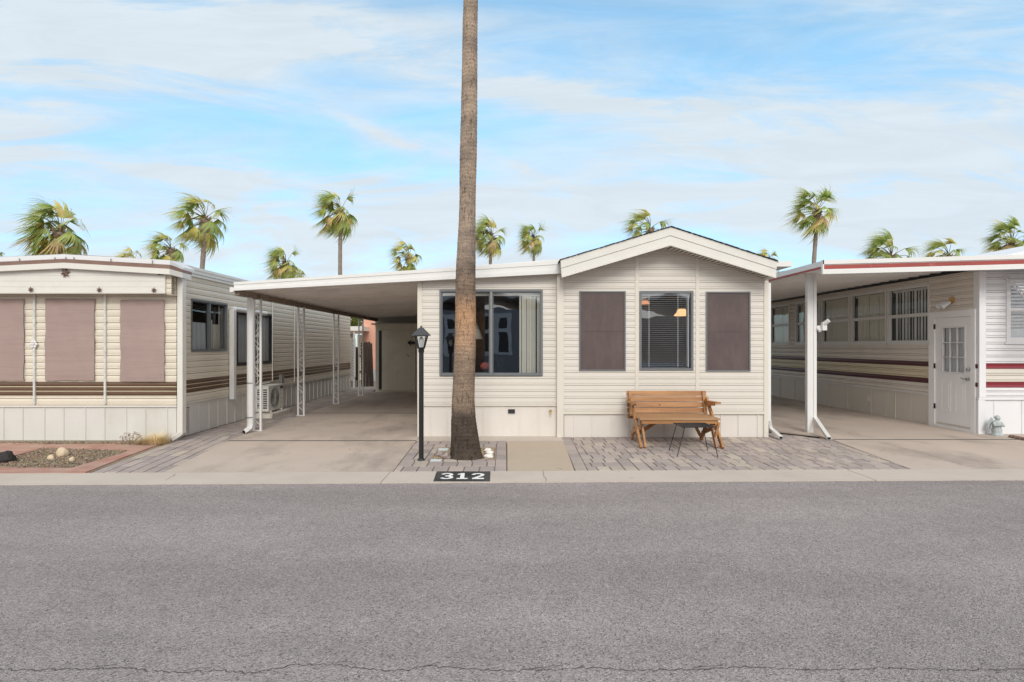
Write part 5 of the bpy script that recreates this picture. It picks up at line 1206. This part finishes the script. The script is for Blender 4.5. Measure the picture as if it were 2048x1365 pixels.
mb = MB(); mb.bar((3.36, 8.80, .40), (3.31, 8.80, .18), .035, .045, (0, 1, 0)); mb.build('folding_strut', M['wood'], bn)

# ------------------------------------------------------------------ wire table
tb = thing('side_table', 'small black wire mesh side table on thin splayed legs in front of the bench', 'side table', (2.8, 8.3, 0))
tz = .425; ta, tb_, tc_, td = (2.565, 8.09), (3.02, 8.09), (3.03, 8.50), (2.56, 8.50)
mb = MB(); loop = [Vector((*p, tz)) for p in (ta, tb_, tc_, td)]
for i in range(4): mb.bar(loop[i], loop[(i + 1) % 4], .014, .014)
mb.build('rim', M['iron'], tb)
mb = MB()
for i in range(1, 26): x = ta[0] + (tb_[0] - ta[0]) * i / 26; mb.bar((x, 8.09, tz), (x, 8.50, tz), .004, .004)
for i in range(1, 24): y = 8.09 + .41 * i / 24; mb.bar((2.565, y, tz), (3.02, y, tz), .004, .004)
mb.build('mesh_top', M['iron'], tb)
legs = [((2.60, 8.10), (2.478, 8.06)), ((2.99, 8.10), (3.062, 8.06)), ((2.60, 8.47), (2.50, 8.54)), ((2.99, 8.47), (3.09, 8.54))]
for a, b in legs: mb = MB(); mb.tube([(*a, tz), (*b, 0)], .006, 8); mb.build('leg', M['iron'], tb)
mb = MB()
for (i, j) in ((0, 2), (1, 3)):
    P = [Vector((*legs[k][0], tz)).lerp(Vector((*legs[k][1], 0)), .72) for k in (i, j)]; mb.tube(P, .005, 6)
mb.build('stretcher', M['iron'], tb)

# ------------------------------------------------------------------ painted number on the kerb
ap = MB(); ap.add([(WX(873.5, 7.12), 7.125, .003), (WX(981, 7.12), 7.125, .003), (WX(980, 6.60), 6.60, .003), (WX(866.5, 6.6), 6.60, .003)], [(0, 3, 2, 1)])
apo = thing('painted_number', 'black panel painted on the kerb with the white number 312', 'house number', (-.52, 6.86, 0))
ap.build('panel', mat('black_kerb_paint', (.022, .024, .026), .6, .25, 6, dirt=((.12, .11, .10), .5, 4)), apo)
WP = mat('white_stencil_paint', (.82, .82, .82), .6, .05, 5, dirt=((.3, .3, .3), .35, 9))
def ribbon(mb, pts, wd, z):
    P = [Vector((*p, z)) for p in pts]; vs = []
    for i, p in enumerate(P):
        d = (P[min(i + 1, len(P) - 1)] - P[max(i - 1, 0)]).normalized(); nn = Vector((-d.y, d.x, 0)); vs += [p - nn * wd / 2, p + nn * wd / 2]
    mb.add(vs, [(2 * i, 2 * i + 2, 2 * i + 3, 2 * i + 1) for i in range(len(P) - 1)])
def dig(kind, px0, px1):
    y0, y1 = 6.70, 7.01; D = 6.85; x0, x1 = WX(px0, D), WX(px1, D); mb = MB()
    sk = .0
    def q(u, v): y = y0 + (y1 - y0) * v; return (x0 + (x1 - x0) * u + (v - .5) * -.012, y)
    W1 = .062
    if kind == '1':
        ribbon(mb, [q(.52, .0), q(.52, 1.0)], .05, .006); ribbon(mb, [q(.05, .08), q(1.0, .08)], W1 * .8, .0064); ribbon(mb, [q(.10, .76), q(.32, .84), q(.52, .93)], W1 * .7, .0068)
    elif kind == '2':
        P = [q(.5 + .40 * math.cos(a), .70 + .22 * math.sin(a)) for a in [math.pi * (1 - i / 8) for i in range(9)]]; P += [q(.80, .56), q(.5, .36), q(.18, .14)]
        ribbon(mb, P, .046, .006); ribbon(mb, [q(.02, .09), q(1.0, .09)], W1, .0064)
    else:
        P = [q(.48 + .38 * math.cos(a), .74 + .20 * math.sin(a)) for a in [math.pi * (.95 - i * 1.4 / 9) for i in range(10)]]; ribbon(mb, P, .044, .006)
        P = [q(.48 + .42 * math.cos(a), .28 + .21 * math.sin(a)) for a in [math.pi * (.5 - i * 1.4 / 9) for i in range(10)]]; ribbon(mb, P, .046, .0064); ribbon(mb, [q(.35, .51), q(.62, .51)], .05, .0068)
    mb.build('digit', WP, apo)
dig('3', 882, 906); dig('1', 913, 935.5); dig('2', 944, 968)

# ------------------------------------------------------------------ rocks, tufts, statue and small things
def rock(px, py, rx, ry, rz, m, label, cat='rock', name='rock', group=None, seed=1, amp=.35):
    p = G(px, py); mb = MB(); mb.blob(p + Vector((0, 0, rz * .55)), rx, ry, rz, seed, amp, 9); return mb.build(name, m, None, label, cat, group, loc=(p.x, p.y, 0))
rock(976, 903, .055, .045, .030, M['rock_white'], 'white stone rearmost of three right of the palm base', seed=2, group='white stones at the palm base')
rock(979, 908, .06, .045, .032, M['rock_white'], 'white stone middle of three right of the palm base', seed=3, group='white stones at the palm base')
rock(977, 915.5, .072, .05, .034, M['rock_white'], 'largest white stone, frontmost of three right of the palm base', seed=4, group='white stones at the palm base')
for i, (px, py, s_, lab) in enumerate(((881, 912, .06, 'reddish lava rock left of the palm base beside a paler one'), (893, 917, .062, 'pale mauve rock at the left front of the palm base'), (921, 915.5, .075, 'pinkish grey craggy rock directly in front of the palm base'), (948, 912, .045, 'small brown rock at the right front of the palm base'))):
    rock(px, py, s_, s_ * .8, s_ * .75, M['rock_pink'], lab, seed=10 + i, amp=.8, group='craggy rocks at the palm base')
for (px, py, lab) in ((887, 899.5, 'pale blue paver piece at the back left corner of the tree well'), (872.5, 921.8, 'pale blue paver piece at the front left corner of the tree well')):
    p = G(px, py); mb = MB(); mb.box(p.x - .075, p.x + .075, p.y - .05, p.y + .05, -.03, .012); mb.build('paver_piece', mat('pale_blue_stone', (.55, .62, .64), .8, .1, 12), None, lab, 'paver', loc=p)
rock(124.5, 913, .075, .06, .085, M['rock_tan'], 'largest tan boulder in the gravel bed of the left home', seed=20)
rock(102, 919.5, .045, .035, .04, M['rock_tan'], 'small tan rock left of the large boulder in the gravel bed', seed=21)
rock(144, 922.5, .038, .03, .036, M['rock_tan'], 'small tan rock right of the large boulder in the gravel bed', seed=22)
rock(8, 924, .14, .10, .085, M['rock_dark'], 'black lava rock at the left edge of the gravel bed', seed=23, amp=.6)
rock(43, 937, .045, .03, .022, M['brown_fascia'], 'small dark brown stone on the red band at the left', seed=24, amp=.8)
def tuft(px, py, n, h, m, label, seed, spread=.2, name='grass_tuft', cat='dry grass', lean=(0, 0)):
    rn = random.Random(seed); p = G(px, py); mb = MB()
    for i in range(n):
        a = rn.uniform(0, 6.28); r = spread * rn.random() ** .5; b = p + Vector((r * .5 * math.cos(a), r * .35 * math.sin(a), 0)); d = Vector((math.cos(a) * .7 + lean[0], math.sin(a) * .5 + lean[1], rn.uniform(.4, 1.4))).normalized(); hh = h * rn.uniform(.4, 1.1); q = b.copy(); pr = []
        sd = d.cross(Vector((0, 0, 1))).normalized()
        for s_ in range(4):
            ww = .0035 * (1 - s_ / 3.3); pr += [q - sd * ww, q + sd * ww]; q = q + d * hh / 3; d = (d + Vector((0, 0, -.35))).normalized()
        mb.add(pr, [(2 * i_, 2 * i_ + 1, 2 * i_ + 3, 2 * i_ + 2) for i_ in range(3)])
    mb.build(name, m, None, label, cat, loc=p)
tuft(309, 888, 900, .24, M['drygrass'], 'straw coloured grass tuft at the corner of the left home', 3, .42, lean=(-.15, -.2))
def bush(px, py, label, seed, h=.18):
    rn = random.Random(seed); p = G(px, py); mb = MB()
    for i in range(26):
        a = rn.uniform(0, 6.28); q = p.copy(); d = Vector((math.cos(a) * .9, math.sin(a) * .5, rn.uniform(.3, 1.2))).normalized(); P = [q.copy()]
        for k in range(4): q = q + d * h * rn.uniform(.2, .34); d = (d + Vector((rn.uniform(-.5, .5), rn.uniform(-.5, .5), rn.uniform(-.3, .4)))).normalized(); P.append(q.copy())
        mb.tube(P, [.004, .003, .003, .002, .001], 4, cap=False)
        for k in range(5): mb.blob(P[-1] + Vector((rn.uniform(-.02, .02), rn.uniform(-.02, .02), rn.uniform(-.02, .02))), .008, .006, .006, k, .1, 3)
    mb.build('dry_shrub', M['twig'], None, label, 'shrub', loc=p)
bush(264, 889, 'small dry leafless shrub against the skirting of the left home', 5)
# statue
sp_ = G(1993.5, 871.5); sx_, sy_ = sp_.x, sp_.y
stt = thing('angel_statue', 'small grey garden angel statue at the corner of the right home', 'statue', (sx_, sy_, 0))
mb = MB(); pr = [(.085, 0), (.088, .02), (.075, .03), (.070, .06), (.076, .10), (.062, .15), (.068, .19), (.070, .22), (.050, .25), (.026, .268), (.024, .28)]; mb.lathe((sx_, sy_, 0), pr, 20)
for v in mb.v:
    a = math.atan2(v.y - sy_, v.x - sx_); kk = 1 + .07 * math.sin(a * 7 + v.z * 12) + .05 * noise.noise(v * 25); v.x = sx_ + (v.x - sx_) * kk; v.y = sy_ + (v.y - sy_) * kk
mb.blob((sx_ + .015, sy_ - .01, .308), .036, .036, .042, 2, .1, 8); mb.blob((sx_ + .015, sy_ + .006, .322), .042, .038, .035, 7, .5, 8)
mb.blob((sx_ + .016, sy_ - .046, .303), .006, .007, .008, 1, .0, 5)
mb.tube([(sx_ - .06, sy_ - .01, .235), (sx_ - .075, sy_ - .05, .18), (sx_ - .01, sy_ - .09, .19)], [.024, .02, .014], 10); mb.tube([(sx_ + .06, sy_ - .01, .235), (sx_ + .078, sy_ - .05, .175), (sx_ + .01, sy_ - .09, .19)], [.024, .02, .014], 10)
mb.build('figure', M['statue'], stt)
for s_ in (-1, 1):
    mb = MB(); 
    for k in range(5): mb.blob((sx_ + s_ * (.05 + .012 * k), sy_ + .055, .27 - .03 * k), .028, .012, .05 - .003 * k, k, .15, 7)
    mb.build('wing', M['statue'], stt)
# scalloped edging
mb = MB(); a = G(2025, 876); b = G(2090, 889)
for i in range(8):
    c = a.lerp(b, i / 7); mb.lathe(c + Vector((0, 0, .0)), [(.055, 0), (.055, .03), (.04, .045), (.01, .05)], 14)
mb.build('scalloped_edging', M['brown_fascia'], None, 'brown scalloped edging at the right edge by the angel statue', 'garden edging', loc=a)
# leaf litter on the ground
lf = MB(); rn = random.Random(9)
for px, py in ((1700, 851), (1717, 855), (1770, 862), (1808, 849), (1820, 853), (1597, 815), (1568, 801), (1648, 870), (1695, 866), (1980, 845), (1240, 945), (1262, 956), (1120, 938), (700, 899), (560, 907), (1760, 903), (1978, 918)):
    p = G(px, py, .004)
    for k in range(2):
        a = rn.uniform(0, 3); d = Vector((math.cos(a), math.sin(a), 0)) * rn.uniform(.01, .02); q = p + Vector((rn.uniform(-.03, .03), rn.uniform(-.03, .03), 0)); e = Vector((-d.y, d.x, .3 * d.length)) * .5; lf.add([q - d, q - e, q + d + Vector((0, 0, .006)), q + e], [(0, 1, 2, 3)])
lf.build('leaf_litter', M['twig'], kind='stuff')

# ------------------------------------------------------------------ beyond the carport
pb = thing('pink_building', 'salmon pink stucco building behind the storage shed', 'building', (-4.5, 25, 0))
BD = 25.0; mb = MB(); mb.box(WX(725.5, BD), WX(900, BD), BD, BD + 4, .55, 3.4); mb.build('wall', M['pink'], pb)
mb = MB(); mb.box(WX(725.5, BD) - .02, WX(900, BD), BD - .02, BD + 4, 0, .549); mb.build('plinth', mat('grey_plinth', (.38, .40, .42), .8, .1), pb)
fd = thing('picket_fence', 'dark weathered wooden pickets leaning together between the left home and the shed', 'fence', (-5.8, 22.3, 0)); FDp = 22.0; rn = random.Random(12)
for i, (px0, px1, top) in enumerate(((712, 714, 694), (714.5, 716.5, 695), (722, 724.5, 686), (725, 728, 684), (728, 731, 685), (731.5, 734, 684), (734, 736.5, 686), (736.5, 740, 684), (740.5, 744, 687))):
    a = W((px0 + px1) / 2 + (px0 - 720) * .12, 0, FDp); a.z = .0; b = W((px0 + px1) / 2 - (1 if i < 2 else 0), top, FDp); a.y += rn.uniform(-.1, .1)
    mb = MB(); mb.bar(a, b, (px1 - px0 + .8) * FDp / F, .03, (0, 1, 0)); mb.build('picket', M['dark_wood'], fd)
mb = MB(); mb.bar(W(710, 745, FDp + .1), W(744, 742, FDp + .1), .03, .09); mb.bar(W(710, 712, FDp + .1), W(742, 712, FDp + .1), .03, .09); mb.build('rail', M['dark_wood'], fd)
tr = thing('lattice_trellis', 'narrow white lattice panel at the far end of the left home', 'trellis', (WX(706, 21), 21, 0)); TD = 21.0
mb = MB(); x0, x1 = WX(702, TD), WX(710, TD); z0, z1 = WZ(752, TD), WZ(686, TD)
fT = Fr((x0, TD, 0), (1, 0, 0), (0, -1, 0)); tw_ = x1 - x0; z = z0
while z < z1:
    mb.bar(fT.p(0, z, 0), fT.p(tw_, z + tw_, 0), .03, .01); mb.bar(fT.p(0, z + tw_, .011), fT.p(tw_, z, .011), .03, .01); z += tw_ * .75
ring(mb, fT, -.02, tw_ + .02, z0 - .05, z1 + .15, .03, -.01, .02); mb.build('lattice', M['white_metal'], tr)
mb = MB(); mb.box(x1 - .08, x1 - .02, TD + .03, TD + .09, 0, WZ(664, TD)); mb.build('post', M['white_metal'], tr)
pgl = thing('patio_cover', 'low white patio cover with a brown beam beyond the left home', 'patio cover', (-6, 24, 0))
mb = MB(); mb.box(WX(690, 24), WX(727, 24), 24, 27, WZ(662, 24), WZ(653, 24)); mb.build('roof', M['trim'], pgl)
mb = MB(); mb.box(WX(690, 24), WX(727, 24), 24.02, 24.1, WZ(668, 24), WZ(662, 24) - .002); mb.build('beam', M['brown_fascia'], pgl)
mb = MB(); mb.box(WX(690, 24), WX(727, 24), 26, 26.1, 0, WZ(668, 24)); mb.build('wall', M['cream_band'], pgl)
p = G(707.5, 774); mb = MB(); 
mb.box(p.x - .12, p.x + .10, p.y, p.y + .2, .002, .19); mb.box(p.x - .13, p.x + .11, p.y - .01, p.y + .21, .19, .23); mb.build('concrete_block', M['kerb'], None, 'small concrete block standing at the far end of the left home', 'block', loc=p)
# yellow green tree in the gap
ft = thing('broadleaf_tree', 'yellow green leafy tree seen through the gap behind the carport', 'tree', (-8.7, 30, 0)); cc = W(703, 645, 30); rn = random.Random(6)
mb = MB()
for i in range(3800):
    d = Vector((rn.gauss(0, 1), rn.gauss(0, 1), rn.gauss(0, 1))).normalized() * rn.random() ** .33; cl_ = noise.noise(d * 2.3) 
    if cl_ < -.28: continue
    q = cc + Vector((d.x * .85, d.y * .85, d.z * .62)); a = Vector((rn.gauss(0, 1), rn.gauss(0, 1), rn.gauss(0, 1))).normalized() * .05; b = a.cross(Vector((rn.gauss(0, 1), rn.gauss(0, 1), 1))).normalized() * .03
    cx_ = rn.choice([(.22, .24, .04), (.32, .31, .05), (.12, .16, .03)]); mb.add([q - a, q - b, q + a, q + b], [(0, 1, 2, 3)], 0, cx_)
mb.build('crown', LEAF, ft); mb = MB(); mb.tube([(cc.x, 30, 0), (cc.x + .05, 30, cc.z * .6), (cc.x, 30, cc.z)], [.12, .09, .04], 8)
for a in (0, 2, 4): mb.tube([(cc.x, 30, cc.z * .7), (cc.x + .5 * math.cos(a), 30 + .5 * math.sin(a), cc.z + .1)], [.05, .015], 6)
mb.build('trunk', TRK, ft)

# ------------------------------------------------------------------ homes across the street (seen in the window glass)
ah = thing('mobile_home', 'slate blue home reflected in the wide window', 'mobile home', (0, -7.6, 0))
YB = -7.6; fB = Fr((6.0, YB, 0), (-1, 0, 0), (0, 1, 0))
def vx(px): return (px - CX) * 27.2 / F
def vz(py): return CAMH - (py - HY) * 27.2 / F
mb = MB(); mb.box(-5.2, 3.2, YB - 9, YB, 0, 3.35); mb.build('wall', M['slate_wall'], ah)
mb = MB(); roofslab(mb, Vector((-5.6, 0, 3.2)), Vector((-1.0, 0, 4.3)), YB - 9.3, YB + .45, .10); roofslab(mb, Vector((-1.0, 0, 4.3)), Vector((3.6, 0, 3.2)), YB - 9.3, YB + .45, .10); mb.build('roof', M['white_metal'], ah)
for (p0, p1) in ((888, 930), (962, 1022)):
    x0, x1, z0, z1 = vx(p0), vx(p1), vz(712) , vz(600); z1 = min(z1, 3.1); 
    fw_ = Fr((x1, YB, 0), (-1, 0, 0), (0, 1, 0)); wd = x1 - x0; mb = MB(); ring(mb, fw_, -.06, wd + .06, z0 - .05, z1 + .05, .2, 0.001, .05); mb.fbox(fw_, 0.14, wd - .14, z1 - .85, z1 - .65, 0.002, .045); mb.fbox(fw_, wd * .38, wd * .62, z0 + .15, z1 - .15, 0.003, .04); w_ = mb.build('window', M['skirt_white'], ah)
    mb = MB(); mb.fbox(fw_, .14, wd - .14, z0 + .15, z1 - .15, 0.0015, .01); mb.build('pane', M['winframe_dark'], w_)
ah2 = thing('mobile_home', 'tan home reflected in the middle gable window', 'mobile home', (8, -8, 0))
mb = MB(); f2 = Fr((12, YB - .4, 0), (-1, 0, 0), (0, 1, 0)); siding(mb, f2, 0, 8, 0, 3.0, .2, PROF_MAIN); mb.box(4.0, 12, YB - 9, YB - .42, 0, 3.0); mb.build('wall', mat('tan_wall', (.20, .165, .15), .7, .1), ah2)
mb = MB(); roofslab(mb, Vector((3.8, 0, 2.95)), Vector((8, 0, 4.1)), YB - 9.3, YB + .1, .10); roofslab(mb, Vector((8, 0, 4.1)), Vector((12.2, 0, 2.95)), YB - 9.3, YB + .1, .10); mb.build('roof', M['white_metal'], ah2)
mb = MB(); mb.fbox(f2, 2, 3.2, 1.0, 2.3, .02, .04); mb.fbox(f2, 5, 6.2, 1.0, 2.3, .02, .04); mb.build('window', M['winframe_dark'], ah2)
